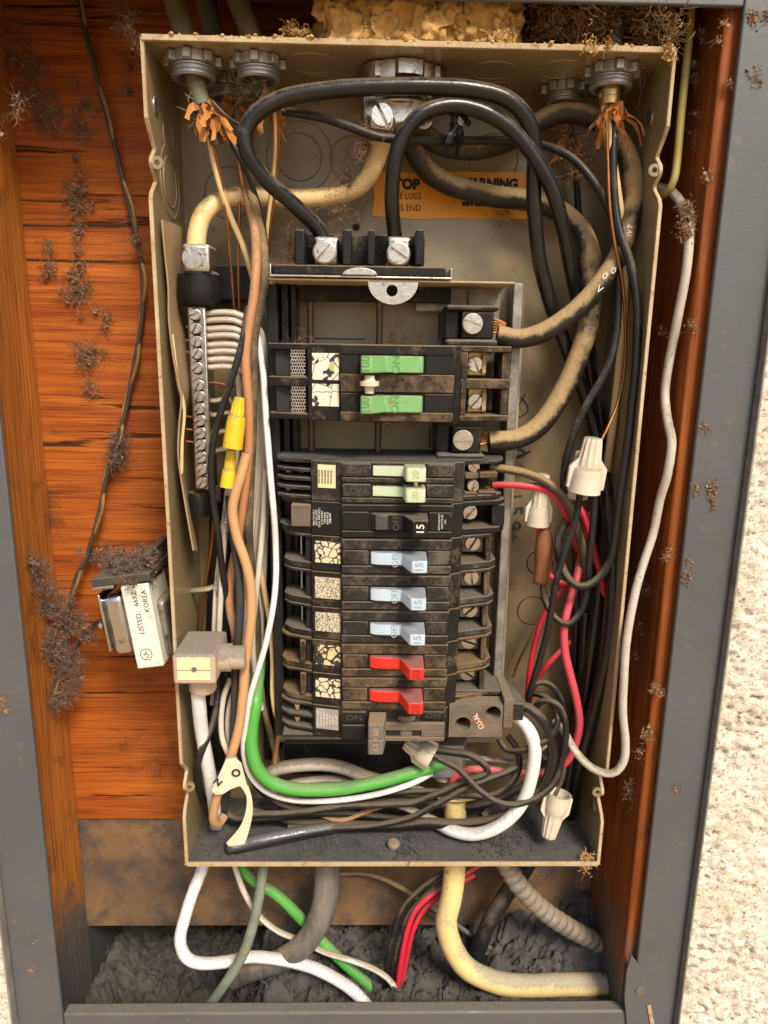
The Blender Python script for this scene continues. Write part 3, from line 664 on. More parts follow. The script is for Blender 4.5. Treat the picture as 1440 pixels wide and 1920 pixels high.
# tab with a real hole: an upper and a lower half round the hole
ho = [(hc.x + hr * math.cos(t), hc.z + hr * math.sin(t)) for t in [math.pi + math.pi * i / 12 for i in range(13)]]
hu = [(hc.x + hr * math.cos(t), hc.z + hr * math.sin(t)) for t in [math.pi * i / 12 for i in range(13)]]
zm = hc.z
low = [p for p in pts if p[1] < zm - 0.0002]
lx = [p for p in pts if p[1] >= zm - 0.0002]
m = MB()
left = [p for p in lx if p[0] < c.x]; right = [p for p in lx if p[0] >= c.x]
xl_, xr_ = low[0][0] - 0.0005, low[-1][0] + 0.0005
m.plate([(xl_, zm)] + low + [(xr_, zm)] + ho[::-1], 0.0075, 0.0098)
m.plate([(c.x - r, c.z)] + left[1:] + [(xl_, zm)] + hu[::-1] + [(xr_, zm)] + right[:-1] + [(c.x + r, c.z)], 0.0075, 0.0098)
m.build('mounting_tab', 'silver', ch)
# line lug base
lb = pbox(ch, 'lug_base', 'black_plastic', 512, 498, 836, 517, 0.012, 0.055, 0.001)
x0, x1, z0, z1 = rect(505, 517, 848, 521, 0.008)
sb = MB().box(x0, x1, 0.008, 0.060, z0, z1); sb.box(x0, x0 + 0.0015, 0.008, 0.05, z1 + 0.0001, z1 + 0.0075); sb.box(x1 - 0.0015, x1, 0.008, 0.05, z1 + 0.0001, z1 + 0.0065)
sb.build('strap', 'silver', ch, 0.0006)
c = P(675, 516, 0.0075); r = 33 * S(675, 516, 0.0075)
MB().plate([(c.x + r * math.cos(t), c.z + 0.42 * r * math.sin(t)) for t in [math.pi * i / 16 for i in range(17)]], 0.0065, 0.0095).build('strap_bump', 'silver', ch, 0.0006)
pbox(ch, 'lug_back', 'black_plastic', 552, 440, 796, 497, 0.052, 0.055)
for a, b in ((553, 571), (642, 659), (689, 703), (779, 794)):
    pbox(lb, 'barrier', 'black_clean', a, 430, b, 497, 0.016, 0.050, 0.001)
for (a, b, sx, sy, an) in ((588, 636, 609, 474, 45), (725, 771, 747, 477, -32)):
    lg = pbox(ch, 'line_lug', 'silver', a, 443, b, 496, 0.026, 0.050, 0.003, seg=3)
    MB().lathe([(0.0092, 0), (0.0092, 0.0016), (0.0084, 0.002)], P(sx, sy, 0.0262), (0, -1, 0), 26).build('collar', 'dull_steel', lg)
    screw(lg, sx, sy, 0.0240, 20, an, 0.005)
for px in (583, 710):
    a, b = P(px, 566, 0.055), P(px, 862, 0.055); x = (a.x + b.x) / 2
    MB().lathe([(0.0028, b.z), (0.0028, a.z)], (x, 0.055, 0), (0, 0, 1), 14).build('bus_rod', 'rod', ch)
for (a, b, c_, d) in ((565, 634, 685, 636), (565, 634, 567, 644), (822, 590, 835, 592), (822, 590, 824, 640), (805, 836, 816, 838), (805, 800, 807, 836)):
    pbox(ch, 'printed_line', 'ink', a, b, c_, d, 0.0755, 0.0762, 0)

# ================================================================== feeder lugs of the main breaker
def feeder_lug(label, fx0, fy0, fx1, fy1, sx, sy, an):
    x0, x1, z0, z1 = rect(fx0, fy0, fx1, fy1, 0.022)
    t = thing('feeder_lug', label, 'lug', ((x0 + x1) / 2, 0.04, z0), 'feeder lugs beside the main breaker')
    MB().box(x0, x1, 0.022, 0.058, z0, z1).build('lug_body', 'black_plastic', t, 0.0015)
    MB().box(x0 - 0.013, x0 - 0.0002, 0.030, 0.062, z0 - 0.001, z1 + 0.002).build('insulator', 'black_clean', t, 0.002)
    MB().box(x0 - 0.012, x1 + 0.003, 0.020, 0.060, z1 + 0.0002, z1 + 0.0045).build('top_shelf', 'breaker_gray_dust', t, 0.0015)
    MB().box(x0 - 0.012, x1 + 0.003, 0.019, 0.060, z0 - 0.006, z0 - 0.0002).build('bottom_shelf', 'breaker_gray_dust', t, 0.002)
    screw(t, sx, sy, 0.0218, 19, an, 0.004)
    for k in range(6):
        z = (z0 + z1) / 2 + (k - 2.5) * 0.0022
        MB().tube(spline([(x1 - 0.004, 0.036 + 0.002 * (k % 2), z), (x1 + 0.004, 0.037, z * 0.9 + 0.1 * (z0 + z1) / 2), (x1 + 0.012, 0.038, (z + z0 + z1) / 3)]), 0.0011, 6).build('strand', 'copper', t)
    return t
feeder_lug('black feeder lug above the row of green handles', 866, 584, 926, 636, 886, 607, -18)
feeder_lug('black feeder lug between the green main breaker and the dusty breaker top', 848, 800, 902, 850, 868, 825, 0)

# ================================================================== breakers
X1, X2, XA, XB, WL, WR = -0.0466, 0.0412, -0.0708, 0.0500, -0.0955, 0.0815
def slab(parent, name, mt, x0, x1, y0, y1, z0, z1, bevel=0.0004):
    return MB().box(x0, x1, y0, y1, z0, z1).build(name, mt, parent, bevel)
def slant(parent, name, mt, fx0, fx1, z0, z1, off=0.0004):
    """thin plate on the sloping left shoulder of a breaker; fx from 0 (outer) to 1 (centre)"""
    def q(f): return XA + (X1 - XA) * f, 0.010 - 0.005 * f
    (ax, ay), (bx, by) = q(fx0), q(fx1)
    return MB().prism([(ax, ay - off), (bx, by - off), (bx, by - 0.00005), (ax, ay - 0.00005)], z0, z1).build(name, mt, parent)
def core(t, mt, z0, z1):
    return MB().prism([(XA, 0.068), (XA, 0.010), (X1, 0.005), (X1, 0.0016), (X2, 0.0016), (X2, 0.005), (XB, 0.009), (XB, 0.068)], z0, z1).build('body', mt, t, 0.0006)
def wing(t, mt, sg, z0, z1, out=None, lo=0.0055, hi=0.003):
    xi = XA if sg < 0 else XB; xo = out if out is not None else (WL if sg < 0 else WR)
    poly = [(xi, 0.0125), (xo - sg * 0.006, 0.021), (xo, 0.029), (xo, 0.067), (xi, 0.067)]
    w = MB().prism(poly, z0, z0 + lo); w.prism(poly, z1 - hi, z1)
    a, b = sorted((xi, xo)); w.box(a + 0.0004, b - 0.0004, 0.050, 0.060, z0 + lo, z1 - hi)
    o = w.build('terminal_pocket', mt, t, 0.0007)
    return o
def pocket_bits(t, sg, z0, z1, clip='dull_steel'):
    if sg < 0:
        slab(t, 'clip', 'zinc', XA - 0.011, XA - 0.0095, 0.030, 0.049, z0 + 0.007, z1 - 0.005, 0.0003)
        slab(t, 'clip', 'pocket', XA - 0.0055, XA - 0.0008, 0.018, 0.049, z0 + 0.0058, z1 - 0.0032, 0.0003)
    else:
        zc = (z0 + z1) / 2 + 0.003
        slab(t, 'contact', clip, XB + 0.004, XB + 0.024, 0.038, 0.046, z0 + 0.008, z1 - 0.005, 0.0008)
        key = ('silver',)
        o = link_copy(SCREW[key], 'terminal_screw', t, (XB + 0.0125, 0.038, zc), (0, R(random.uniform(0, 180)), 0)); o.scale = (0.66, 1.3, 0.66)
        slab(t, 'divider', 'breaker_dusty', XB + 0.0215, XB + 0.0260, 0.022, 0.049, z0 + 0.0058, z1 - 0.0032, 0.0006)
def face(t, mt, z0, z1, a=0.27, b=0.27):
    h = z1 - z0
    slab(t, 'rib', mt, X1 + 0.0005, X2 - 0.0005, -0.0004, 0.0017, z1 - a * h, z1 - 0.0006, 0.0005)
    slab(t, 'rib', mt, X1 + 0.0005, X2 - 0.0005, -0.0004, 0.0017, z0 + 0.0006, z0 + b * h, 0.0005)
    za, zb = z0 + b * h + 0.0008, z1 - a * h - 0.0008
    slab(t, 'pad', mt, X1 + 0.0012, X1 + 0.0215, 0.0002, 0.0017, za, zb, 0.0006)
    slab(t, 'pad', mt, X2 - 0.0195, X2 - 0.0018, 0.0002, 0.0017, za, zb, 0.0006)
    slab(t, 'slot', 'pocket', X1 + 0.0222, X2 - 0.0202, 0.0010, 0.0018, za, zb, 0)
    return za, zb
def toggle(t, mt, em, za, zb, tl='15', state='OFF', drop=0.0):
    h = zb - za
    xs = X1 + 0.0235; xk = xs + 0.0245
    poly = [(xs, 0.0015), (xs - 0.0002, -0.0012), (xs + 0.004, -0.0036), (xs + 0.014, -0.0046), (xk, -0.0046), (xk + 0.0062, -0.0235), (xk + 0.0072, -0.0245), (xk + 0.0175, -0.0245), (xk + 0.0183, -0.0235), (xk + 0.0192, 0.0015)]
    hd = MB().prism(poly, za + 0.0010, zb - 0.0006).build('handle', mt, t, 0.0008, seg=2)
    zc = (za + zb) / 2
    text(tl, 0.0058, (xk + 0.0125, -0.0247, zc), rot=90, material=em, parent=hd, bold=0.0001)
    if state: text(state, 0.0052, (xs + 0.0195, -0.0048, zc), rot=90, material=em, parent=hd, sx=1.0)
    return hd
def fins(t, mt, z0, z1, n, x0=-0.0995, x1=XA - 0.0003):
    for k in range(n):
        z = z0 + (z1 - z0) * k / (n - 1)
        w = MB().prism([(x1, 0.012), (x0 + 0.008, 0.018), (x0, 0.026), (x0, 0.066), (x1, 0.066)], z - 0.0014, z + 0.0014)
        w.build('fin', mt, t, 0.0004)
    slab(t, 'wing_back', 'pocket', x0 + 0.001, x1, 0.046, 0.060, z0 + 0.0016, z1 - 0.0016, 0)
def zc_(py): return P(740, py, 0).z
ROWS = [868, 945, 1010, 1078, 1145, 1207, 1270, 1331, 1390]
G = 0.00035

# --- main 100 A double breaker
z1, z0 = zc_(646), zc_(792)
t = thing('main_breaker', 'double pole main breaker with two green handles marked 100 and ON', 'breaker', (0, 0.068, z0))
zm = (z0 + z1) / 2
bx1, bx2 = P(637, 720, 0).x, P(852, 720, 0).x
MB().prism([(XA - 0.002, 0.068), (XA - 0.002, 0.010), (bx1, 0.005), (bx1, 0.0016), (bx2, 0.0016), (bx2, 0.006), (bx2 + 0.006, 0.010), (bx2 + 0.006, 0.068)], z0, z1).build('body', 'black_plastic', t, 0.0007)
for k, (u, v) in enumerate(((0.0, 0.14), (0.37, 0.62), (0.86, 1.0))):
    zz1, zz0 = z1 - u * (z1 - z0), z1 - v * (z1 - z0)
    slab(t, 'rib', 'breaker_dusty' if k else 'black_plastic', bx1 + 0.0004, bx2 - 0.0004, -0.0008, 0.0017, zz0 + 0.0005, zz1 - 0.0005, 0.0006)
for (ya, yb) in ((664, 702), (738, 776)):
    zb, za = zc_(ya), zc_(yb)
    slab(t, 'pad', 'black_clean', P(797, 720, 0).x, bx2 - 0.0008, 0.0, 0.0017, za, zb, 0.0006)
    slab(t, 'pad', 'black_plastic', bx1 + 0.001, P(672, 720, 0).x, 0.0, 0.0017, za, zb, 0.0006)
    X = lambda px, Y=0.0: P(px, 720, Y).x
    poly = [(X(677), 0.0015), (X(676, -0.018), -0.017), (X(678, -0.018), -0.0185), (X(696, -0.018), -0.0185), (X(699, -0.018), -0.0175), (X(722), -0.0045), (X(788), -0.0030), (X(793), -0.001), (X(793), 0.0015)]
    zo = -0.0008 if ya < 700 else 0.0006
    hd = MB().prism(poly, za + 0.0012, zb - 0.0012).build('handle', 'handle_green', t, 0.0009)
    text('100', 0.0062, (X(686, -0.018), -0.0187, (za + zb) / 2), rot=90, material='emboss_green', parent=hd, sx=0.95)
    text('ON', 0.0060, (X(742), -0.0043, (za + zb) / 2), rot=90, material='emboss_green', parent=hd)
c0, c1 = P(693, 704, -0.012), P(693, 738, -0.012)
MB().lathe([(0.0034, 0), (0.0036, 0.004), (0.0042, 0.0052), (0.0072, 0.0056), (0.0072, 0.0088), (0.0046, 0.0092), (0.0038, 0.0104), (0.0036, c0.z - c1.z)], (c0.x, -0.010, c1.z), (0, 0, 1), 20).build('handle_tie', 'tie_white', t)
for sg_z in (0, 1):
    za, zb = (zm + 0.0042, z1 - 0.0052) if sg_z else (z0 + 0.0052, zm - 0.0042)
    # perforated vent screen: a lattice of small bars
    m = MB(); sx0, sx1 = P(546, 720, 0.018).x, P(573, 720, 0.018).x
    n = 8
    for k in range(n + 1):
        z = za + (zb - za) * k / n; m.box(sx0, sx1, 0.0180, 0.0188, z - 0.00035, z + 0.00035)
    for k in range(6):
        for j in range(n):
            x = sx0 + (sx1 - sx0) * (k + (0.5 if j % 2 else 0)) / 6
            m.box(x - 0.0003, x + 0.0003, 0.0181, 0.0187, za + (zb - za) * j / n + 0.00036, za + (zb - za) * (j + 1) / n - 0.00036)
    sc = m.build('vent_screen', 'silver', t); sc['kind'] = 'stuff'
    slab(t, 'vent_recess', 'pocket', sx0 - 0.012, sx1 + 0.0008, 0.022, 0.06, za, zb, 0)
for za, zb in ((z1 - 0.0048, z1), (zm - 0.0038, zm + 0.0038), (z0, z0 + 0.0048)):
    MB().prism([(XA - 0.0022, 0.011), (-0.104, 0.020), (-0.104, 0.066), (XA - 0.0022, 0.066)], za, zb).build('fin', 'black_plastic', t, 0.0008)
    MB().prism([(bx2 + 0.0062, 0.011), (0.084, 0.020), (0.084, 0.066), (bx2 + 0.0062, 0.066)], za, zb).build('fin', 'breaker_dusty', t, 0.0008)
slab(t, 'post', 'breaker_dusty', bx2 + 0.0063, bx2 + 0.0110, 0.0116, 0.060, z0 + 0.005, z1 - 0.005, 0.0006)
slab(t, 'post', 'breaker_dusty', 0.0775, 0.0835, 0.0210, 0.060, z0 + 0.005, z1 - 0.005, 0.0006)
for py in (683, 752):
    x0, x1, za, zb = rect(876, py - 24, 912, py + 22, 0.034)
    slab(t, 'terminal_plate', 'brass', x0, x1, 0.034, 0.044, za, zb, 0.001)
    screw(t, 890, py, 0.034, 14, random.uniform(20, 160), 0.005)
    slab(t, 'terminal_clamp', 'rim', P(903, py, 0.03).x, P(911, py, 0.03).x, 0.028, 0.0338, za + 0.002, zb - 0.002, 0.0006)
dx = (XA - 0.002, 0.010, bx1, 0.005)
def slant2(name, mt, f0, f1, za, zb):
    q = lambda f: (dx[0] + (dx[2] - dx[0]) * f, dx[1] + (dx[3] - dx[1]) * f)
    (ax, ay), (bx_, by) = q(f0), q(f1)
    return MB().prism([(ax, ay - 0.0004), (bx_, by - 0.0004), (bx_, by - 0.00005), (ax, ay - 0.00005)], za, zb).build(name, mt, t)
l1 = slant2('paper_label', 'label_torn', 0.14, 0.97, zm + 0.002, z1 - 0.007)
l2 = slant2('paper_label', 'label_torn', 0.14, 0.97, z0 + 0.011, zm - 0.001)
l1['label'] = 'torn white paper label with a yellow seal'; l2['label'] = 'torn white paper label with printed ratings'
MB().lathe([(0.0034, 0), (0.0034, 0.0002)], (P(625, 688, 0.006).x, 0.0057, P(625, 688, 0.006).z), (0, -1, 0), 18).build('gold_seal', 'emboss_mint', l1)
for k, s_ in enumerate(('2 POLE UNIT', 'ISSUE NO. 12', 'TYPE T-0', '120 V AC-125')):
    px = 605 + 8.5 * k
    text(s_, 0.0020, (P(px, 742, 0.007).x, 0.0084 - 0.0007 * k, z0 + 0.0205), rot=90, material='ink', parent=l2, sx=0.8)

# --- two pole pale green breaker
z1, z0 = zc_(ROWS[0]), zc_(ROWS[1]) + G
t = thing('tandem_breaker', 'two pole breaker with slim mint handles under a thick grey dust layer', 'breaker', (0, 0.068, z0))
core(t, 'breaker_gray_dust', z0, z1)
zm = (z0 + z1) / 2
for k in range(2):
    zb, za = (z1, zm) if k == 0 else (zm, z0); h = zb - za
    slab(t, 'rib', 'breaker_gray_dust', X1 + 0.0005, X2 - 0.0005, -0.0003, 0.0017, za + 0.0003, za + 0.0042, 0.0005)
    slab(t, 'pad', 'breaker_gray_dust', X1 + 0.001, X1 + 0.0225, -0.0006, 0.0017, za + 0.0052, zb - 0.0008, 0.0006)
    slab(t, 'pad', 'breaker_gray_dust', X2 - 0.0215, X2 - 0.001, -0.0006, 0.0017, za + 0.0052, zb - 0.0008, 0.0006)
    text('ON', 0.0046, (X1 + 0.013, -0.0008, za + 0.0098), material='emboss_black', parent=t, sx=1.3)
    text('OFF', 0.0046, (X2 - 0.011, -0.0008, za + 0.0098), material='emboss_black', parent=t, sx=1.1)
    xs = P(699, 890, 0).x; xk = P(757, 890, 0).x
    poly = [(xs, 0.0015), (xs, -0.0005), (xk, -0.0028), (xk + 0.0010, -0.0150), (xk + 0.0020, -0.0162), (xk + 0.0150, -0.0162), (xk + 0.0160, -0.015), (xk + 0.0165, 0.0015)]
    hd = MB().prism(poly[:3] + [(xk, 0.0015)], za + 0.0058, zb - 0.0022).build('handle', 'handle_mint', t, 0.0006)
    kn = MB().prism(poly[2:] + [(xk, 0.0015)], za + 0.0040, zb - 0.0008).build('handle_knob', 'handle_mint', hd, 0.0010)
    text('20', 0.0048, (xk + 0.0085, -0.0164, (za + zb) / 2 + 0.0016), rot=90, material='emboss_mint', parent=kn)
    for j in range(2):
        slab(t, 'terminal_block', 'breaker_dusty', XB + 0.0015 + 0.012 * j, XB + 0.012 + 0.016 * j, 0.016 + 0.004 * j, 0.05, za + 0.0012, za + 0.006, 0.0006)
    o = link_copy(SCREW[('silver',)], 'terminal_screw', t, (XB + 0.009, 0.026, za + 0.0105), (0, R(40 + 60 * k), 0)); o.scale = (0.48, 1, 0.48)
c0 = P(775, 913, -0.012)
MB().lathe([(0.002, 0), (0.002, 0.006)], (xk + 0.009, -0.008, zm - 0.003), (0, 0, 1), 12).build('handle_tie', 'silver', t)
fins(t, 'breaker_gray_dust', z0 + 0.0015, z1 - 0.0015, 5)
for k in range(4):
    MB().lathe([(0.0026, 0), (0.0026, 0.0045)], (-0.0905 + 0.011 * (k % 2), 0.030, z0 + 0.0045 + 0.0145 * (k // 2)), (0, 0, 1), 10).build('rivet', 'dull_steel', t)
wing(t, 'breaker_gray_dust', 1, z0, z1, 0.0835, 0.004, 0.003)
lab = slant(t, 'paper_label', 'paper_cream', 0.22, 0.80, z0 + 0.0105, z1 - 0.0032)
for k in range(5):
    text('LISTED BREAKER', 0.0013, (XA + 0.0065 + 0.0024 * k, 0.0079 - 0.0005 * k, (z0 + z1) / 2 + 0.0035), rot=90, material='ink_soft', parent=lab, sx=0.8)
# --- dust laden top of the stack belongs to the two pole breaker
top = MB().prism([(XA - 0.001, 0.068), (-0.0995, 0.062), (-0.0995, 0.027), (-0.092, 0.018), (XA, 0.0105), (X1, 0.006), (X2, 0.006), (XB, 0.010), (0.078, 0.022), (0.0835, 0.030), (0.0835, 0.066)], z1 + 0.0001, z1 + 0.0012).build('dust_layer', 'dirt', t)

# --- black 15 A breaker
z1, z0 = zc_(ROWS[1]) - G, zc_(ROWS[2]) + G
t = thing('single_breaker', 'newer clean black breaker with black handle marked 15 in white', 'breaker', (0, 0.068, z0), 'single pole breakers')
core(t, 'black_clean', z0, z1)
za, zb = face(t, 'black_clean', z0, z1, 0.2, 0.2)
hd = toggle(t, 'black_clean', 'ink_white', za, zb, '15', None)
slab(t, 'handle_seat', 'emboss_black', X1 + 0.0265, X1 + 0.0365, -0.0056, 0.0015, za + 0.0014, zb - 0.001, 0.001)
text('OFF', 0.0052, (X1 + 0.0430, -0.0049, (za + zb) / 2), rot=90, material='emboss_black', parent=hd)
wing(t, 'black_clean', -1, z0, z1, -0.0985); wing(t, 'black_clean', 1, z0, z1, 0.0865, 0.005, 0.004)
slab(t, 'pocket_cover', 'breaker_tan', XA - 0.0165, XA - 0.0002, 0.0115, 0.045, z0 + 0.0057, z1 - 0.0032, 0.001)
slab(t, 'end_cap', 'black_clean', 0.0755, 0.0862, 0.0235, 0.049, z0 + 0.0052, z1 - 0.0042, 0.0008)
slab(t, 'contact', 'silver', XB + 0.003, XB + 0.013, 0.030, 0.040, z0 + 0.009, z1 - 0.006, 0.0008)
o = link_copy(SCREW[('silver',)], 'terminal_screw', t, (XB + 0.008, 0.030, (z0 + z1) / 2 + 0.002), (0, R(-50), 0)); o.scale = (0.6, 1.1, 0.6)
lab = slant(t, 'printed_label', 'black_plastic', 0.0, 0.66, z0 + 0.006, z1 - 0.005)
for k in range(7):
    text(('MAX 15 A 120 V', 'CAT NO LISTED', 'CU AL WIRE ONLY', '14 TO 8 AWG', 'TYPE HACR', 'ISSUE NO 22', '10000 AMP')[k], 0.0015, (XA + 0.0020 + 0.0022 * k, 0.0088 - 0.00046 * k, (z0 + z1) / 2 + 0.0005), rot=90, material='ink_white', parent=lab, sx=0.85)
for k in range(3):
    text(('SWITCHING DUTY', 'HACR TYPE 120', '10KA')[k], 0.0014, (X2 - 0.011 + 0.0024 * k, -0.0001, (z0 + z1) / 2), rot=90, material='ink_white', parent=t, sx=0.8)

# --- the single pole breakers with coloured handles
spec = [('old dusty breaker with pale blue handle, next below the clean black breaker', 'handle_blue', 'emboss_blue', '15', 'OFF', 'label_cracked', 'breaker_gray_dust'),
        ('old breaker with pale blue handle, middle one of the three pale blue', 'handle_blue', 'emboss_blue', '15', 'OFF', 'label_crazed', 'breaker_gray_dust'),
        ('old breaker with pale blue handle, next above the red handled breakers', 'handle_blue', 'emboss_blue', '15', 'OFF', 'label_crazed', 'breaker_gray_dust'),
        ('grimy breaker with red handle, next below the pale blue ones', 'handle_red', 'emboss_red', '20', None, 'label_flaked', 'breaker_dusty'),
        ('grimy breaker with red handle, next above the grey breaker marked 60', 'handle_red', 'emboss_red', '20', None, 'label_cracked', 'breaker_dusty')]
for i, (lb_, hm, em, tl, stt, lm, wm) in enumerate(spec):
    z1, z0 = zc_(ROWS[2 + i]) - G, zc_(ROWS[3 + i]) + G
    t = thing('single_breaker', lb_, 'breaker', (0, 0.068, z0), 'single pole breakers')
    core(t, 'black_plastic', z0, z1)
    za, zb = face(t, wm, z0, z1, 0.30, 0.24)
    toggle(t, hm, em, za, zb, tl, stt)
    wing(t, wm, -1, z0, z1, WL - (0.003 if i > 2 else 0)); wing(t, wm, 1, z0, z1)
    pocket_bits(t, -1, z0, z1); pocket_bits(t, 1, z0, z1)
    slant(t, 'paper_label', lm, 0.10, 0.96, z0 + 0.007, z1 - 0.0045)
    if i > 2: slab(t, 'pocket_cover', 'breaker_dusty', XA - 0.011, XA - 0.0060, 0.0145, 0.045, z0 + 0.0057, z1 - 0.0032, 0.001)

# --- two pole 60 A breaker with its lug block
z1, z0 = zc_(ROWS[7]) - G, zc_(ROWS[8])
t = thing('lower_breaker', 'two pole breaker with grey tied handles marked 60 and exposed lug block', 'breaker', (0, 0.068, z0))
core(t, 'black_plastic', z0, z1)
h = z1 - z0; zm = z0 + h * 0.46
slab(t, 'pad', 'black_clean', X1 + 0.001, X1 + 0.021, -0.0004, 0.0017, z0 + 0.002, z0 + 0.015, 0.0006)
slab(t, 'pad', 'black_clean', X1 + 0.001, X1 + 0.021, -0.0004, 0.0017, z0 + 0.0165, z1 - 0.0015, 0.0006)
slab(t, 'pad', 'black_clean', X2 - 0.020, X2 - 0.001, -0.0004, 0.0017, z1 - 0.0085, z1 - 0.0012, 0.0006)
text('ON', 0.0048, (X1 + 0.011, -0.0006, z1 - 0.0070), material='emboss_black', parent=t, sx=1.3)
text('OFF', 0.0046, (X2 - 0.0105, -0.0006, z1 - 0.0048), material='emboss_black', parent=t, sx=1.2)
for a_, b_ in ((z0 + 0.0012, z0 + 0.0048), (zm - 0.0022, zm + 0.0046)):
    slab(t, 'bar', 'breaker_tan', X1 + 0.034, X2 - 0.0008, -0.002, 0.0017, a_, b_, 0.0006)
slab(t, 'bar', 'breaker_tan', X2 - 0.0205, X2 - 0.0009, -0.0017, 0.0016, z0 + 0.005, zm - 0.0024, 0.0006)
for a_, b_ in ((z0 + 0.005, zm - 0.0024), (zm + 0.0048, z1 - 0.0095)):
    slab(t, 'slot', 'pocket', X1 + 0.038, X2 - 0.0215, 0.0006, 0.0018, a_, b_, 0)
    MB().lathe([(0.016, -0.004), (0.016, 0.004)], (X1 + 0.055, 0.0158, (a_ + b_) / 2), (0, 0, 1), 28).build('rocker', 'breaker_tan', t)
xk = P(690, 1360, -0.02).x
for (a_, b_) in ((z0 + 0.0135, z0 + 0.0265), (z0 - 0.0005, z0 + 0.0128)):
    hd = MB().prism([(xk + 0.001, 0.0015), (xk, -0.019), (xk + 0.001, -0.020), (xk + 0.0115, -0.020), (xk + 0.0125, -0.019), (xk + 0.0155, 0.0015)], a_, b_).build('handle', 'handle_gray', t, 0.0010)
    text('60', 0.0048, (xk + 0.0065, -0.0202, (a_ + b_) / 2), rot=90, material='rim', parent=hd)
MB().lathe([(0.0022, 0), (0.0022, 0.0028)], (xk + 0.006, -0.0185, z0 + 0.0118), (0, 0, 1), 12).build('handle_tie', 'silver', t)
fins(t, 'breaker_gray_dust', z0 + 0.004, z1 - 0.002, 3)
for k in range(2):
    MB().lathe([(0.0024, 0), (0.0024, 0.004), (0.0034, 0.0042), (0.0034, 0.006)], (-0.085, 0.022, z0 + 0.0055 + 0.012 * k), (0, 0, 1), 10).build('rivet', 'silver', t)
lab = slant(t, 'printed_label', 'paper_gray', 0.10, 0.90, z0 + 0.007, z1 - 0.003)
for k in range(7):
    text(('CAT NO LISTED', 'CU AL 60 75 C', 'MAX 120 240 V', 'TYPE HACR', 'ISSUE 4321', 'AMB 40 C', '10000 AMP')[k], 0.0016, (XA + 0.0042 + 0.0026 * k, 0.0083 - 0.00054 * k, (z0 + z1) / 2 + 0.002), rot=90, material='ink_white', parent=lab, sx=0.9)
x0, x1, za, zb = rect(842, 1322, 942, 1382, 0.004)
lbk = MB()
def holed(mb, x0, x1, z0, z1, holes, y0, y1):
    """front plate with round holes: a frame of strips round each hole cell"""
    xs = [x0] + sorted(v for (cx, cz, r) in holes for v in (cx - r, cx + r)) + [x1]
    for i in range(len(xs) - 1):
        a, b = xs[i], xs[i + 1]
        hit = [h_ for h_ in holes if abs((h_[0] - h_[2]) - a) < 1e-9]
        if not hit: mb.box(a, b, y0, y1, z0, z1); continue
        cx, cz, r = hit[0]; n = 20
        for sg in (1, -1):
            arc = [(cx + r * math.cos(math.pi * k / n), cz + sg * r * math.sin(math.pi * k / n)) for k in range(n + 1)]
            ze = z1 if sg > 0 else z0
            mb.plate([(b, ze), (a, ze)] + arc[::-1], y0, y1)
h1, h2 = P(925, 1338, 0.004), P(868, 1358, 0.004)
holed(lbk, x0, x1, za, zb, [(h2.x, h2.z, 0.0066), (h1.x, h1.z, 0.0066)], 0.004, 0.020)
lo_ = lbk.build('lug_block', 'breaker_tan', t, 0.0004)
slab(lo_, 'bore', 'black_hole', x0 + 0.001, x1 - 0.001, 0.0203, 0.05, za + 0.001, zb - 0.001, 0)
MB().prism([(x0 + 0.002, 0.0205), (x1, 0.0205), (x1 + 0.004, 0.030), (x1 + 0.004, 0.066), (x0 + 0.002, 0.066)], zb + 0.0002, P(900, 1285, 0.03).z).build('lug_housing', 'breaker_gray_dust', lo_, 0.001)
slab(lo_, 'end_post', 'breaker_tan', x1 + 0.0005, x1 + 0.0085, 0.003, 0.060, za + 0.009, zb + 0.006, 0.0008)
slab(lo_, 'end_block', 'breaker_gray_dust', x1 + 0.0088, x1 + 0.020, 0.014, 0.060, za + 0.010, za + 0.026, 0.0008)
q = P(897, 1352, 0.0036)
MB().plate([(q.x + a * 0.0035 * math.cos(-0.95) - b * 0.011 * math.sin(-0.95) * -1, q.z + a * 0.0035 * math.sin(-0.95) * -1 + b * 0.011 * math.cos(-0.95)) for a, b in ((-1, -.6), (1, -.6), (1, .6), (-1, .6))], 0.0034, 0.0039).build('tag', 'tape_brown', lo_)
text('CU-AL', 0.0046, (q.x, 0.0032, q.z), rot=118, material='ink_white', parent=lo_, sx=0.8)
slab(t, 'base_plate', 'breaker_gray_dust', P(532, 1388, 0.02).x, P(922, 1388, 0.02).x, 0.012, 0.075, z0 - 0.0035, z0 - 0.0004, 0.0005)

# ================================================================== neutral bar
t = thing('neutral_bar', 'silver neutral bar with a column of slotted screws and black end boots', 'neutral bar', (P(375, 745, 0.04).x, 0.05, P(375, 960, 0.04).z))
lgn = pbox(t, 'neutral_lug', 'silver', 341, 456, 394, 510, 0.028, 0.056, 0.003, seg=3)
screw(lgn, 362, 484, 0.0282, 20, -72, 0.003)
c = P(374, 543, 0.045)
MB().lathe([(0.014, 0.0132), (0.0165, 0.011), (0.0172, 0.0), (0.0165, -0.010), (0.0145, -0.0125)], (c.x, 0.046, c.z), (0, 0, 1), 28).build('upper_boot', 'black_clean', t)
pbox(t, 'insulating_base', 'black_clean', 398, 498, 470, 562, 0.066, 0.092)
x0, x1 = P(358, 745, 0.036).x, P(392, 745, 0.036).x; za, zb = P(375, 918, 0.036).z, P(375, 574, 0.036).z
MB().box(x0, x1, 0.036, 0.058, za, zb).build('bar', 'silver', t, 0.0015)
MB().box(x1 - 0.0042, x1 - 0.0018, 0.0352, 0.0358, za + 0.003, zb - 0.002).build('groove', 'dull_steel', t)
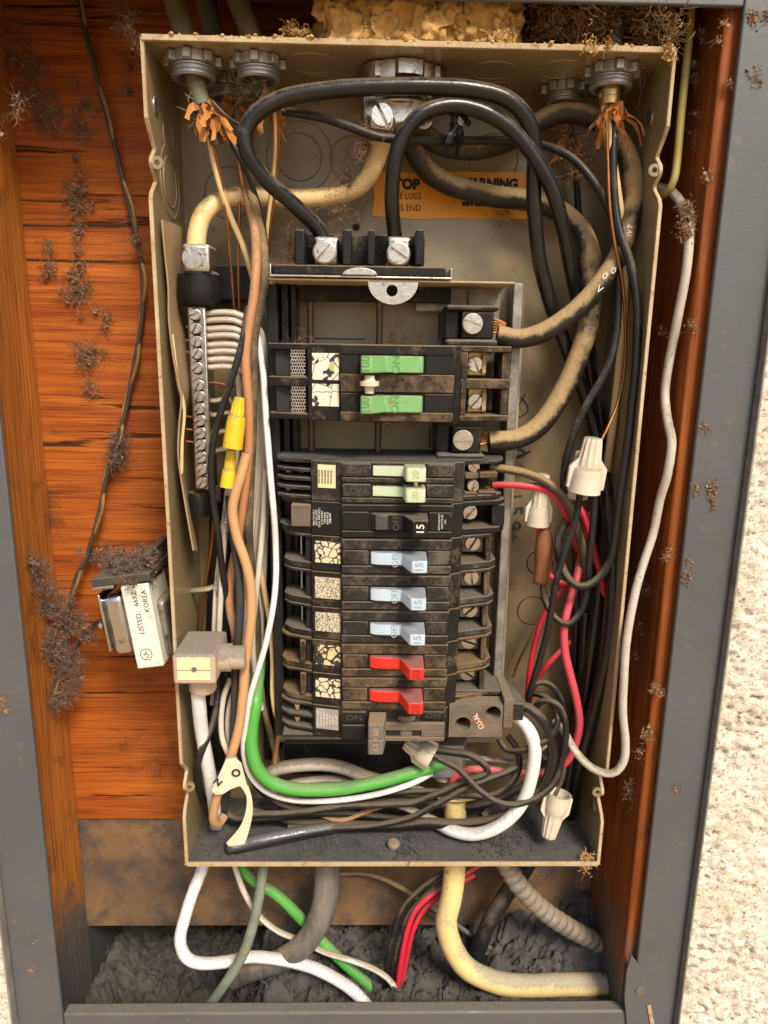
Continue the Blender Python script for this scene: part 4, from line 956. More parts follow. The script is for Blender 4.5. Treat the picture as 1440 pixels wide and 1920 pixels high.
for u, v in ((280, 608), (282, 690), (288, 768), (290, 840), (292, 925), (300, 1030), (302, 1097), (305, 1168), (309, 1240), (312, 1315), (315, 1385), (317, 1458), (320, 1530), (322, 1610)):
    MB().lathe([(0.0055, 0), (0.0055, 0.0004)], P(280 + u / 3.2 + 0.5, 400 + v / 3.2 + 0.5, 0.0360), (0, -1, 0), 18).build('socket', 'pocket', t)
    screw(t, 280 + u / 3.2, 400 + v / 3.2, 0.0356, 10.2, random.uniform(15, 75), 0.0056)
MB().lathe([(0.0085, 0), (0.0092, 0.003), (0.0092, 0.018), (0.0085, 0.020)], (P(374, 942, 0.046).x, 0.047, P(374, 966, 0.046).z), (0, 0, 1), 24).build('lower_boot', 'black_clean', t)
# ================================================================== thick feeders
wire('feeder_cable', 'thick glossy black feeder looping from the first line lug beneath the clamp', 'w_black_gloss', 14,
     [(606, 448, .036), (592, 424, .034), (545, 378, .026), (500, 338, .018), (470, 300, .012), (459, 265, .010), (466, 232, .010), (492, 204, .010), (540, 182, .012), (620, 169, .013), (700, 163, .014), (800, 162, .015),
      (880, 166, .016), (940, 180, .018), (975, 205, .02), (996, 243, .024), (1003, 290, .03), (1001, 340, .034), (1003, 410, .038), (1012, 490, .044), (1030, 560, .050), (1052, 625, .056), (1082, 700, .062), (1112, 790, .066), (1130, 880, .056), (1143, 980, .036), (1149, 1060, .024),
      (1149, 1130, .021), (1141, 1220, .022), (1120, 1310, .028), (1098, 1390, .036), (1082, 1450, .046), (1068, 1530, .060)], 'black feeders on the line lugs', 'cable', 14)
wire('feeder_cable', 'thick glossy black feeder arching out of the second line lug', 'w_black_gloss', 13,
     [(741, 450, .036), (738, 425, .034), (735, 380, .026), (738, 320, .020), (752, 262, .017), (785, 218, .016), (830, 199, .018), (880, 201, .020), (930, 222, .022), (972, 256, .024), (1010, 308, .026), (1040, 368, .03),
      (1058, 440, .040), (1074, 520, .052), (1090, 600, .064), (1105, 700, .074), (1122, 800, .078), (1132, 900, .074), (1132, 1000, .060), (1124, 1100, .046), (1112, 1200, .042), (1100, 1280, .044), (1085, 1360, .050), (1066, 1440, .07), (1052, 1520, .07)], 'black feeders on the line lugs', 'cable', 14)
wire('dusty_feeder', 'thick black feeder caked with tan dust, curving down to the lower lug', 'w_black_dusty', 19.5,
     [(752, 215, .055), (768, 262, .060), (800, 318, .066), (850, 349, .070), (925, 368, .072), (1000, 377, .070), (1050, 397, .066), (1088, 432, .058), (1106, 480, .052), (1110, 540, .050), (1104, 600, .048), (1086, 665, .046), (1055, 735, .044), (1015, 795, .041), (970, 823, .039), (916, 828, .038)], 'dust caked feeders', 'cable', 18)
wire('dusty_feeder', 'thick black feeder marked 600 V, dusty on top, swinging into the upper lug', 'w_black_dusty', 18.5,
     [(772, 215, .050), (790, 245, .052), (822, 270, .054), (885, 281, .058), (950, 266, .060), (1000, 234, .058), (1042, 214, .056), (1085, 213, .054), (1125, 228, .052), (1162, 266, .048), (1184, 315, .044), (1188, 375, .040), (1178, 432, .036), (1155, 490, .032), (1118, 542, .030), (1070, 590, .031), (1015, 625, .034), (970, 635, .037), (932, 628, .038)], 'dust caked feeders', 'cable', 18)
for s_, px, py, h, rt in (('0', 1134, 518, 13, 62), ('0', 1150, 508, 12, 62), ('V', 1124, 543, 13, 62), ('W', 1180, 438, 9, 75), ('T', 1182, 425, 9, 75)):
    d_ = bpy.data.objects.get('dusty_feeder.001')
    Yv = 0.0315 - 18.5 * S(px, py, .03) * 0.96 if py > 480 else 0.036 - 18.5 * S(px, py, .036) * 0.96
    text(s_, h * S(px, py, Yv), P(px, py, Yv - 0.0018), rot=rt - 90 if py > 480 else rt, material='ink_white', parent=d_, name='lettering')
wire('neutral_feeder', 'thick cream neutral cable bending from the clamp to the neutral lug', 'w_cream', 17.5,
     [(722, 232, .048), (713, 276, .050), (700, 312, .052), (678, 345, .054), (636, 365, .056), (580, 373, .058), (520, 371, .060), (460, 368, .058), (412, 377, .053), (382, 402, .047), (370, 436, .044), (367, 470, .043)], None, 'cable', 16)
wire('pilot_wire', 'slim black wire passing across under the feeder arches', 'w_black', 7.5,
     [(530, 208, .030), (560, 213, .028), (610, 222, .026), (660, 240, .024), (716, 258, .023), (790, 264, .034), (880, 263, .046), (950, 264, .05), (1012, 271, .046), (1062, 290, .040), (1100, 325, .034), (1128, 366, .032), (1148, 410, .032), (1157, 470, .030), (1160, 540, .028), (1157, 610, .024), (1148, 665, .022), (1128, 712, .020), (1102, 756, .018), (1078, 806, .018), (1062, 860, .020), (1056, 905, .026), (1064, 955, .034)])

# ================================================================== wires on the left
wire('cream_wire', 'cream wire slanting from the first connector towards the bundle', 'w_cream', 6, [(388, 215, .032), (396, 275, .034), (408, 330, .038), (430, 400, .044), (456, 462, .05), (474, 520, .056), (482, 575, .060)])
wire('bare_wire', 'bare copper wire falling beside the cream wire', 'copper', 2.6, [(396, 235, .030), (404, 285, .032), (416, 345, .038), (426, 420, .044), (433, 500, .05), (440, 590, .058)], 'bare copper earth wires')
wire('bare_wire', 'bare copper wire hanging down from the shaded connector', 'copper', 2.6, [(441, 195, .07), (452, 290, .06), (449, 380, .052), (446, 480, .052), (449, 590, .06)], 'bare copper earth wires')
wire('bare_wire', 'bare copper wire beside the pale pair under the frayed connector', 'copper', 2.4, [(520, 190, .032), (524, 260, .038), (518, 340, .046), (508, 420, .054), (503, 490, .06)], 'bare copper earth wires')
wire('cream_wire', 'cream wire hanging under the frayed connector', 'w_cream', 4.5, [(515, 190, .034), (518, 260, .04), (512, 340, .048), (503, 420, .056), (497, 500, .062)])
wire('pale_wire', 'pale wire tucked behind the dusty brown wire', 'w_offwhite', 4.5, [(446, 280, .066), (455, 340, .064), (472, 400, .062), (488, 470, .06), (500, 540, .062)])
wire('dusty_wire', 'dark wire coated in brown dust running down beside the breakers', 'w_dusty_brown', 9,
     [(440, 185, .068), (450, 250, .060), (462, 320, .050), (478, 390, .040), (491, 450, .034), (497, 510, .031), (489, 570, .030), (478, 620, .030), (474, 700, .030), (473, 770, .032), (471, 850, .034), (468, 920, .036), (466, 1000, .040), (470, 1060, .044), (480, 1150, .05), (482, 1230, .054), (478, 1300, .056)], n=12)
wire('orange_wire', 'orange wire browned by dust at its upper end', 'w_orange', 8.5,
     [(430, 190, .07), (452, 300, .058), (466, 375, .044), (478, 430, .034), (480, 500, .027), (475, 560, .024), (465, 620, .022), (461, 680, .021), (464, 735, .022), (467, 790, .024), (465, 850, .026), (460, 910, .028), (452, 970, .032), (442, 1030, .036), (434, 1075, .038), (430, 1110, .038), (433, 1150, .036), (441, 1190, .034), (446, 1240, .036)], n=12)
wire('black_wire', 'black wire dropping past the neutral bar in front of the white ends', 'w_black', 6.5,
     [(466, 575, .026), (458, 625, .021), (444, 680, .018), (428, 730, .016), (410, 785, .016), (399, 840, .018), (396, 890, .020), (401, 950, .022), (409, 1000, .024), (416, 1060, .030), (424, 1110, .036), (430, 1160, .042)])
wire('black_wire', 'black wire leaving the first connector beside the frayed paper', 'w_black', 5, [(405, 215, .034), (420, 245, .034), (440, 278, .034), (457, 312, .036), (474, 352, .04), (488, 395, .046), (496, 440, .05), (500, 500, .054)])
# white neutral wires: they leave the bar and drop in a bundle
for k, (y0, xd, ye) in enumerate(((588, 507, 980), (602, 500, 1000), (618, 494, 1040), (631, 488, 1010), (648, 483, 980), (661, 478, 960), (676, 472, 930), (690, 470, 900))):
    wire('white_wire', 'white wire on the neutral bar, %s below its upper boot' % ('first', 'second', 'third', 'fourth', 'fifth', 'sixth', 'seventh', 'eighth')[k], 'w_white', 5.4,
         [(386, y0, .046), (400, y0 - 2, .042), (428, y0 - 3, .037), (452, y0 + 3, .036), (470 + (xd - 470) * .5, y0 + 32, .042), (xd - 3, y0 + 95, .050), (xd, y0 + 170, .054), (xd - 3 + k, (y0 + ye) / 2 + 100, .056), (xd - 8, ye, .058), (xd - 14, ye + 150, .06), (xd - 22, ye + 300, .062)], 'white wires on the neutral bar')
for k, (y0, xe) in enumerate(((752, 440), (778, 446), (812, 452), (846, 448))):
    wire('dim_wire', 'shaded off white wire on the neutral bar, %s above its lower boot' % ('fourth', 'third', 'second', 'first')[k], 'w_offwhite', 4.6,
         [(386, y0, .052), (405, y0, .05), (430, y0 - 4, .05), (xe, y0 + 22, .054), (xe + 12, y0 + 90, .06), (xe + 16, y0 + 220, .064)], 'off white wires on the neutral bar')
for k, (y0, n_) in enumerate(((613, 1), (638, 1), (660, 1), (781, 1), (805, 1), (828, 1))):
    wire('bare_end', 'bare copper end beside the neutral bar, %s below the upper boot' % ('first', 'second', 'third', 'fourth', 'fifth', 'sixth')[k], 'copper', 2.5, [(349, y0, .046), (358, y0 + 1, .046), (372, y0 + 2, .047)], 'copper ends through the neutral bar')
wire('bare_wire', 'bare copper wire crossing from the middle of the neutral bar', 'copper', 3, [(386, 720, .048), (405, 718, .046), (430, 723, .046), (452, 730, .05), (470, 760, .06)], 'bare copper earth wires')
wire('white_wire', 'long white wire bowing along the breaker ends and down beside the green wire', 'w_bright', 5.6,
     [(478, 610, .040), (492, 690, .034), (500, 800, .028), (506, 880, .025), (513, 960, .023), (517, 1020, .028), (517, 1080, .024), (512, 1140, .020), (500, 1200, .018), (485, 1252, .016), (470, 1302, .016), (462, 1345, .018), (457, 1385, .022), (458, 1420, .026), (470, 1456, .030), (500, 1485, .034), (545, 1500, .036), (600, 1503, .031), (660, 1497, .026), (720, 1486, .024), (775, 1468, .030), (815, 1448, .052), (850, 1440, .075)], n=12)
wire('white_wire', 'white wire inside the bow of the long white one', 'w_white', 5.6, [(497, 880, .05), (494, 960, .046), (490, 1020, .042), (484, 1080, .040), (478, 1130, .042), (474, 1190, .046), (478, 1260, .05), (490, 1330, .054)])
wire('cream_wire', 'yellowed wire bending against the lower breaker fins', 'w_cream', 5.4, [(488, 1060, .056), (498, 1120, .052), (508, 1180, .048), (512, 1240, .044), (512, 1300, .042), (518, 1340, .042), (530, 1362, .046)])
pw = wire('printed_wire', 'white wire with black printed letters beside the yellow connectors', 'w_white', 5.6, [(446, 690, .042), (450, 760, .040), (446, 830, .038), (436, 900, .036), (427, 960, .034), (420, 1020, .034), (416, 1080, .036), (413, 1140, .038), (410, 1200, .040), (405, 1260, .044), (398, 1320, .048)])
pw2 = wire('printed_wire', 'white wire with fine black print next to the plastic adapter', 'w_white', 5.2, [(432, 880, .046), (422, 960, .046), (412, 1040, .046), (405, 1110, .046), (402, 1170, .046), (400, 1230, .05), (394, 1300, .052)])
def wire_print(parent, s_, px, py, Y, hpx, rt):
    text(s_, hpx * S(px, py, Y), P(px, py, Y), rot=rt, material='ink', parent=parent, sx=0.9)
wire_print(pw, 'THHN OR THWN', 424, 985, .034 - 5.9 * S(424, 985, .034), 6.5, 96)
wire_print(pw, '3.307 (UL)', 416, 1083, .0355 - 5.9 * S(416, 1083, .034), 6, 92)
wire_print(pw2, 'AWG 12 (UL)', 406, 1100, .0455 - 5.6 * S(406, 1100, .045), 6, 94)
wire('tan_wire', 'tan wire running through the taped flag', 'w_tan', 9,
     [(462, 850, .018), (452, 890, .016), (440, 930, .015), (436, 962, .015), (444, 1005, .015), (459, 1050, .014), (470, 1100, .013), (472, 1150, .012), (466, 1200, .012), (459, 1250, .012), (456, 1300, .012), (450, 1352, .012), (438, 1402, .012), (425, 1440, .012), (411, 1480, .012), (401, 1515, .014), (400, 1538, .018), (410, 1545, .026), (420, 1530, .034)], n=12)
wire('charcoal_wire', 'charcoal wire hugging the tan wire on its way down', 'w_gray', 8,
     [(430, 930, .028), (434, 970, .026), (441, 1030, .024), (448, 1085, .022), (450, 1140, .020), (446, 1200, .020), (442, 1260, .020), (441, 1320, .021), (437, 1385, .024), (430, 1440, .03), (424, 1490, .036), (420, 1530, .042)], n=12)
wire('bare_wire', 'bare copper wire falling behind the paper edge', 'copper', 3.4, [(402, 960, .056), (396, 1030, .056), (386, 1090, .058), (378, 1150, .060), (372, 1200, .064)], 'bare copper earth wires')
wire('black_wire', 'black wire slanting behind the white cable under the adapter', 'w_black', 6.5, [(408, 1250, .036), (408, 1310, .030), (400, 1355, .022), (386, 1390, .016), (374, 1420, .014), (370, 1450, .024), (378, 1490, .04), (398, 1515, .05)])
wire('white_wire', 'white wire curling in behind the tan wire above the flag', 'w_white', 5.4, [(432, 1272, .034), (420, 1305, .030), (415, 1345, .028), (417, 1382, .026), (427, 1410, .026), (440, 1432, .03)])
wire('white_wire', 'second white wire curling in behind the tan wire above the flag', 'w_white', 5, [(440, 1290, .040), (430, 1325, .036), (427, 1365, .034), (432, 1400, .034), (442, 1425, .036)])
wire('bundle_wire', 'dull brown wire in the dark gap left of the lower breaker', 'w_dusty_brown', 6, [(490, 1290, .06), (497, 1340, .058), (510, 1390, .06), (520, 1430, .064)])
wire('bundle_wire', 'reddish dull wire in the dark gap under the breaker fins', 'w_orange', 5, [(528, 1352, .056), (520, 1390, .058), (515, 1430, .062), (520, 1460, .07)])
wire('white_cable', 'smooth white cable standing under the plastic adapter', 'w_bright', 12.5, [(369, 1262, .002), (371, 1300, .003), (374, 1330, .008), (378, 1370, .016), (387, 1420, .022), (396, 1470, .03), (403, 1520, .04), (406, 1552, .05), (409, 1600, .058)], None, 'cable', 14)
wire('green_wire', 'bright green earth wire sweeping below the breakers', 'w_green', 12.5,
     [(490, 1150, .080), (487, 1230, .064), (482, 1285, .042), (479, 1320, .030), (472, 1360, .026), (471, 1400, .024), (481, 1438, .024), (505, 1464, .026), (545, 1478, .028), (600, 1481, .030), (660, 1476, .032), (730, 1461, .036), (790, 1443, .040), (830, 1430, .048)], n=14)
wire('cream_cable', 'cream sheathed cable arching behind the green wire', 'w_cable_gray', 12, [(490, 1462, .066), (515, 1444, .060), (550, 1436, .056), (600, 1433, .054), (645, 1440, .054), (690, 1458, .056), (740, 1470, .064)], None, 'cable', 14)
wire('cream_wire', 'pale wire below the arching cream cable', 'w_cable_gray', 7, [(500, 1490, .066), (540, 1470, .064), (590, 1462, .062), (640, 1462, .062), (700, 1478, .066)])

for k, (lb_, mt_, pp_) in enumerate((('added dark wire darkening the gap behind the printed white wire', 'w_black', ((405, 940, .085), (402, 1040, .085), (398, 1140, .085), (396, 1240, .085), (400, 1340, .085), (415, 1440, .085))),
                                    ('added dark wire darkening the gap behind the charcoal wire', 'w_black', ((425, 900, .086), (424, 1000, .086), (426, 1100, .086), (422, 1200, .086), (424, 1300, .086), (436, 1420, .086))),
                                    ('added dark brown wire darkening the gap behind the tan wire', 'w_dusty_brown', ((448, 860, .086), (452, 980, .086), (456, 1100, .086), (452, 1220, .086), (450, 1330, .086), (462, 1440, .086))),
                                    ('added black wire darkening the gap behind the white bundle', 'w_black_gloss', ((478, 880, .085), (482, 1000, .085), (500, 1120, .085), (502, 1220, .085), (500, 1320, .085), (505, 1420, .085))),
                                    ('added black wire darkening the gap against the chassis rail', 'w_black', ((505, 940, .087), (512, 1060, .087), (522, 1180, .087), (524, 1290, .087), (520, 1400, .087))))):
    wire('gap_dark_wire', lb_, mt_, 10, pp_, 'added dark wires filling the gaps of the left bundle')  # wires added to put the darkness of the gaps behind the left bundle
# ================================================================== wires across the bottom of the box
GB = 'black wires looped across the bottom of the box'
wire('looped_wire', 'black wire hooking up behind the lug block', 'w_black', 6, [(560, 1496, .044), (640, 1496, .042), (720, 1489, .038), (774, 1484, .036), (828, 1485, .034), (880, 1492, .032), (922, 1491, .030), (955, 1473, .030), (973, 1440, .032), (969, 1404, .036), (952, 1380, .044)], GB)
wire('looped_wire', 'black wire turning back into the white wire nut below the breakers', 'w_black', 7, [(470, 1528, .034), (560, 1524, .032), (640, 1512, .030), (720, 1509, .029), (774, 1505, .028), (814, 1491, .026), (864, 1468, .024), (900, 1456, .022), (914, 1446, .022), (905, 1431, .022), (880, 1416, .024), (821, 1407, .030), (800, 1402, .034)], GB)
wire('looped_wire', 'black wire rising in a long slant towards the lug block', 'w_black', 6, [(540, 1552, .036), (620, 1553, .034), (680, 1550, .032), (720, 1545, .030), (774, 1531, .027), (828, 1503, .022), (882, 1474, .020), (937, 1452, .024), (975, 1436, .034)], GB)
wire('looped_wire', 'black wire swinging from the wire nut round the whole coil', 'w_black', 6, [(806, 1412, .030), (825, 1424, .024), (857, 1441, .017), (893, 1477, .013), (929, 1502, .012), (965, 1509, .011), (1009, 1495, .011), (1038, 1469, .012), (1052, 1433, .013), (1061, 1386, .014), (1059, 1350, .016), (1045, 1321, .018), (1023, 1314, .022), (1006, 1324, .028), (1003, 1345, .036)], GB)
wire('looped_wire', 'thicker shiny black wire bending out of the lug block', 'w_black_gloss', 10, [(470, 1522, .05), (540, 1540, .048), (620, 1546, .044), (720, 1549, .040), (792, 1543, .036), (864, 1545, .032), (922, 1538, .026), (965, 1520, .020), (1002, 1495, .017), (1027, 1459, .016), (1038, 1415, .016), (1030, 1379, .018), (1012, 1347, .020), (990, 1328, .024), (960, 1322, .030)], GB, n=12)
wire('looped_wire', 'black wire crossing back under the white loop to the coil', 'w_black', 6, [(935, 1385, .04), (950, 1405, .034), (975, 1408, .024), (1005, 1398, .018), (1033, 1382, .016), (1046, 1352, .018), (1040, 1325, .024), (1020, 1305, .034), (1000, 1300, .042)], GB)
wire('looped_wire', 'dull wire lying low behind the flagged tan wire', 'w_black', 7, [(420, 1515, .044), (440, 1535, .040), (500, 1534, .038), (560, 1527, .038), (620, 1524, .042), (700, 1530, .048), (770, 1540, .056)], GB)
wire('looped_wire', 'black wire half hidden under the white and green sweep', 'w_black', 8, [(462, 1440, .042), (485, 1475, .044), (520, 1505, .046), (570, 1518, .046), (640, 1512, .046), (720, 1500, .046), (800, 1505, .048), (870, 1512, .05), (930, 1500, .05), (985, 1470, .05), (1020, 1420, .05)], GB)
wire('copper_tinted_wire', 'salmon coloured wire dipping among the black ones', 'w_orange', 5, [(590, 1520, .048), (620, 1535, .044), (645, 1537, .042), (680, 1524, .044), (720, 1510, .05)])
wire('pale_wire', 'pale wire slanting down to the yellow cable', 'w_white', 6.5, [(700, 1480, .06), (735, 1502, .05), (775, 1520, .046), (815, 1538, .046), (850, 1552, .05)])
wire('pale_wire', 'pale cream wire crossing in front of the yellow cable mouth', 'w_cream', 5, [(755, 1468, .055), (790, 1480, .048), (840, 1498, .042), (878, 1497, .042), (905, 1490, .05)])
wire('white_loop', 'thick white wire looping from the lug block down to the floor', 'w_bright', 12, [(960, 1338, .034), (980, 1352, .026), (997, 1380, .020), (1003, 1412, .017), (995, 1462, .016), (980, 1505, .016), (951, 1538, .016), (915, 1558, .018), (879, 1564, .022), (845, 1556, .030), (825, 1545, .040)], n=14)
wire('brown_wire', 'brownish wire lying behind the coil', 'w_cable_gray', 5, [(870, 1420, .06), (920, 1423, .056), (975, 1428, .054), (1020, 1400, .054), (1040, 1370, .06)])

# ================================================================== wires on the right
wire('pink_wire', 'faded pinkish red wire curving down and in under the lug block', 'w_pink', 7.5,
     [(1104, 960, .066), (1096, 1010, .060), (1086, 1062, .048), (1074, 1111, .036), (1063, 1146, .030), (1057, 1180, .028), (1059, 1222, .028), (1069, 1265, .028), (1081, 1312, .029), (1087, 1353, .030), (1080, 1392, .032), (1062, 1428, .036), (1030, 1446, .042), (975, 1448, .046), (920, 1443, .048), (880, 1443, .048), (852, 1455, .048), (846, 1474, .05)], n=12)
wire('red_wire', 'dark red wire descending behind the long black one', 'w_red', 5.4, [(1110, 1070, .07), (1090, 1082, .062), (1068, 1092, .056), (1042, 1118, .054), (1018, 1158, .054), (1003, 1205, .054), (994, 1255, .056), (988, 1310, .06)], 'red wires on the right')
wire('red_wire', 'short red wire crossing behind the pinkish one', 'w_red', 5.4, [(1110, 1150, .074), (1082, 1190, .066), (1050, 1222, .06), (1022, 1252, .06), (1005, 1280, .062), (995, 1310, .066)], 'red wires on the right')
wire('red_wire', 'red wire leaving the mint handled breaker and arching right', 'w_red', 6.5, [(925, 910, .036), (950, 909, .032), (985, 911, .030), (1020, 917, .030), (1046, 936, .032), (1062, 966, .038), (1074, 1000, .048), (1090, 1060, .07)], 'red wires on the right')
wire('red_wire', 'bright red wire bulging out between the black ones', 'w_red', 6, [(1080, 940, .046), (1092, 962, .042), (1104, 992, .040), (1112, 1022, .042), (1118, 1050, .042), (1128, 1082, .040), (1130, 1112, .042), (1120, 1145, .05), (1100, 1190, .066), (1088, 1260, .076)], 'red wires on the right')
wire('red_wire', 'red wire end rising into the small wire nut', 'w_red', 4, [(1010, 975, .040), (1009, 1000, .042), (1012, 1030, .046)], 'red wires on the right')
wire('red_wire', 'printed red wire leaving the brown tape', 'w_red', 5, [(1020, 1062, .046), (1032, 1080, .044), (1050, 1092, .044), (1072, 1097, .054), (1100, 1100, .072)], 'red wires on the right')
wire('taupe_wire', 'dusty grey wire above the red one from the mint handled breaker', 'w_dusty_brown', 8, [(920, 877, .036), (950, 880, .032), (985, 887, .028), (1020, 902, .026), (1050, 926, .026), (1070, 956, .028), (1084, 1000, .034), (1094, 1045, .042), (1098, 1090, .05)], n=12)
GR = 'black branch wires on the right'
wire('branch_wire', 'long thin black wire from the big wire nut down to the lug block', 'w_black', 6.2, [(1090, 900, .014), (1087, 927, .014), (1076, 984, .014), (1054, 1050, .014), (1040, 1102, .015), (1034, 1143, .016), (1025, 1190, .018), (1011, 1242, .022), (995, 1292, .028), (990, 1330, .036)], GR)
wire('branch_wire', 'black wire leaving the big wire nut and looping up to the brown tape', 'w_black', 6.2, [(1113, 900, .016), (1114, 930, .017), (1111, 986, .018), (1104, 1059, .020), (1100, 1102, .022), (1089, 1146, .022), (1064, 1171, .022), (1040, 1158, .026), (1022, 1126, .034), (1017, 1090, .044)], GR)
wire('branch_wire', 'black wire from the connector with torn paper, looping round at mid height', 'w_black', 8,
     [(1142, 175, .032), (1150, 232, .030), (1149, 300, .028), (1151, 360, .026), (1160, 430, .022), (1183, 500, .016), (1195, 580, .012), (1192, 690, .010), (1184, 765, .010), (1174, 850, .010), (1163, 927, .011), (1154, 1000, .012), (1142, 1056, .013), (1112, 1092, .013), (1081, 1098, .014), (1058, 1074, .018), (1047, 1034, .026), (1050, 998, .034), (1066, 972, .042)], GR, n=12)
wire('branch_wire', 'black wire pressed against the back behind the wire nuts', 'w_black', 8, [(1092, 640, .080), (1108, 720, .080), (1120, 800, .076), (1124, 880, .070), (1120, 960, .064), (1110, 1060, .060), (1104, 1150, .058), (1094, 1250, .058), (1080, 1340, .060), (1072, 1430, .064)], GR)
wire('branch_wire', 'dusty black wire hanging from the rear corner connector', 'w_black', 6, [(1066, 210, .068), (1078, 300, .070), (1086, 420, .078), (1095, 560, .082), (1108, 640, .080), (1120, 740, .072), (1126, 790, .066), (1126, 850, .060), (1120, 920, .056)], GR)
wire('branch_wire', 'black wire running straight down into the corner by the lower wire nut', 'w_black_gloss', 8, [(1098, 1150, .05), (1094, 1230, .048), (1090, 1300, .046), (1082, 1380, .046), (1066, 1450, .046), (1058, 1510, .046)], GR)
wire('branch_wire', 'thin black wire rising out of the lower wire nut', 'w_black', 4.5, [(1040, 1490, .028), (1052, 1465, .034), (1060, 1430, .044), (1064, 1390, .056)], GR)
wire('branch_wire', 'thin black wire entering the top of the lug block', 'w_black', 5.5, [(990, 1300, .032), (1004, 1283, .030), (1022, 1280, .030), (1040, 1292, .030), (1053, 1318, .032), (1056, 1350, .04)], GR)
for lb_, mt_, r_, pp_ in (('thick black cable packed behind the big wire nut', 'w_black_gloss', 12, ((1112, 760, .086), (1122, 850, .080), (1122, 950, .078), (1110, 1050, .076), (1104, 1150, .074), (1104, 1250, .072), (1098, 1340, .070), (1084, 1420, .070), (1068, 1500, .070))),
                          ('thick black cable next to the right wall behind the looped wire', 'w_black', 11, ((1140, 820, .084), (1142, 920, .080), (1140, 1020, .078), (1134, 1120, .076), (1126, 1220, .074), (1112, 1320, .072), (1098, 1400, .070), (1084, 1480, .070))),
                          ('slim black wire between the pinkish wire and the thick cables', 'w_black', 7, ((1078, 985, .060), (1080, 1060, .060), (1080, 1150, .058), (1078, 1230, .060), (1076, 1300, .062), (1072, 1380, .062), (1060, 1450, .062))),
                          ('tan streaked black wire beside the thick packed cables', 'w_dusty_brown', 6, ((1130, 1000, .070), (1124, 1100, .068), (1118, 1200, .066), (1110, 1300, .064), (1094, 1390, .064), (1078, 1470, .066)))):
    wire('branch_wire', lb_, mt_, r_, pp_, GR, n=12)
wire('cream_strip_wire', 'flat cream wire hanging from the connector with torn paper', 'w_cream', 8, [(1132, 175, .030), (1138, 230, .030), (1146, 290, .030), (1156, 350, .034), (1165, 420, .040), (1170, 500, .044), (1169, 600, .046), (1160, 700, .046), (1150, 790, .046), (1142, 850, .05), (1136, 900, .056)], n=10)
wire('bare_wire', 'bare copper wire arcing down to the big wire nut', 'copper', 3, [(1136, 200, .026), (1139, 280, .024), (1142, 370, .022), (1152, 450, .022), (1166, 520, .024), (1172, 590, .026), (1172, 680, .026), (1160, 750, .022), (1140, 800, .016), (1127, 826, .013)], 'bare copper earth wires')
wire('bare_wire', 'thin bare copper wire running down the bare back wall', 'brass', 2.2, [(1050, 1075, .07), (1035, 1105, .066), (1015, 1150, .066), (995, 1195, .07), (975, 1235, .076), (962, 1270, .08)], 'bare copper earth wires')
wire('copper_tinted_wire', 'reddish brown wire glimpsed behind the black branch wires', 'w_orange', 3, [(1070, 250, .08), (1076, 330, .08), (1090, 440, .085), (1112, 640, .084), (1125, 720, .082)])
wire('grey_cable', 'grey white cable swinging out of the box and up along the stud', 'w_cable_gray', 8,
     [(1236, 352, .05), (1256, 358, .036), (1275, 377, .020), (1289, 412, .008), (1292, 452, .003), (1285, 520, .003), (1270, 600, .008), (1254, 680, .014), (1247, 740, .015), (1252, 790, .006), (1260, 830, -.003), (1252, 888, -.003), (1238, 935, .003), (1226, 995, .007), (1206, 1058, .004), (1191, 1112, .000), (1179, 1172, -.004), (1171, 1250, -.007), (1168, 1330, -.008), (1173, 1395, -.008), (1168, 1430, -.007), (1147, 1450, -.005), (1112, 1441, .002), (1080, 1410, .012), (1058, 1372, .024), (1040, 1352, .036)], None, 'cable', 12)
wire('yellowed_cable', 'yellowed old cable hanging beside the box and turning in at its ear', 'w_yellowed', 7.5, [(1299, -30, .03), (1294, 40, .030), (1286, 130, .030), (1277, 215, .030), (1270, 290, .028), (1264, 335, .026), (1252, 359, .030), (1240, 366, .040)], None, 'cable', 12)
wire('bell_wire', 'black strand of the thin twisted cable on the plywood', 'bellwire_black', 4, [(140, -40, .085), (150, 10, .085), (173, 110, .086), (198, 210, .088), (222, 300, .089), (243, 390, .089), (261, 460, .088), (268, 525, .088), (266, 600, .088), (252, 680, .088), (238, 760, .086), (221, 822, .085), (204, 880, .085), (186, 960, .084), (164, 1040, .082), (141, 1088, .080), (128, 1150, .076), (118, 1220, .070), (96, 1310, .060)], None, 'cable')
wire('bell_wire', 'yellow strand of the thin twisted cable on the plywood', 'bellwire_yellow', 3.4, [(144, -40, .082), (156, 20, .083), (170, 110, .090), (203, 212, .084), (219, 300, .092), (248, 388, .085), (258, 460, .092), (273, 530, .084), (262, 600, .092), (257, 682, .085), (233, 760, .090), (226, 824, .082), (199, 880, .089), (190, 962, .081), (161, 1040, .086), (145, 1092, .077), (126, 1150, .078), (122, 1222, .067), (100, 1312, .058)], None, 'cable')
wire('bell_lead', 'short dark lead running from the lint to the transformer', 'bellwire_black', 4, [(130, 1235, .070), (152, 1200, .062), (175, 1172, .055), (196, 1162, .050), (206, 1160, .046)], None, 'cable')
wire('mud_stem', 'brittle grey stem poking through the frayed connector', 'w_gray', 3, [(398, 190, .020), (412, 205, .018), (430, 222, .020), (446, 232, .026), (456, 236, .030)], None, 'wire')
wire('cavity_cable', 'thin pale stub crossing behind the transformer side of the box', 'w_offwhite', 5, [(350, 1108, .060), (370, 1106, .054), (390, 1104, .050), (408, 1096, .052)])

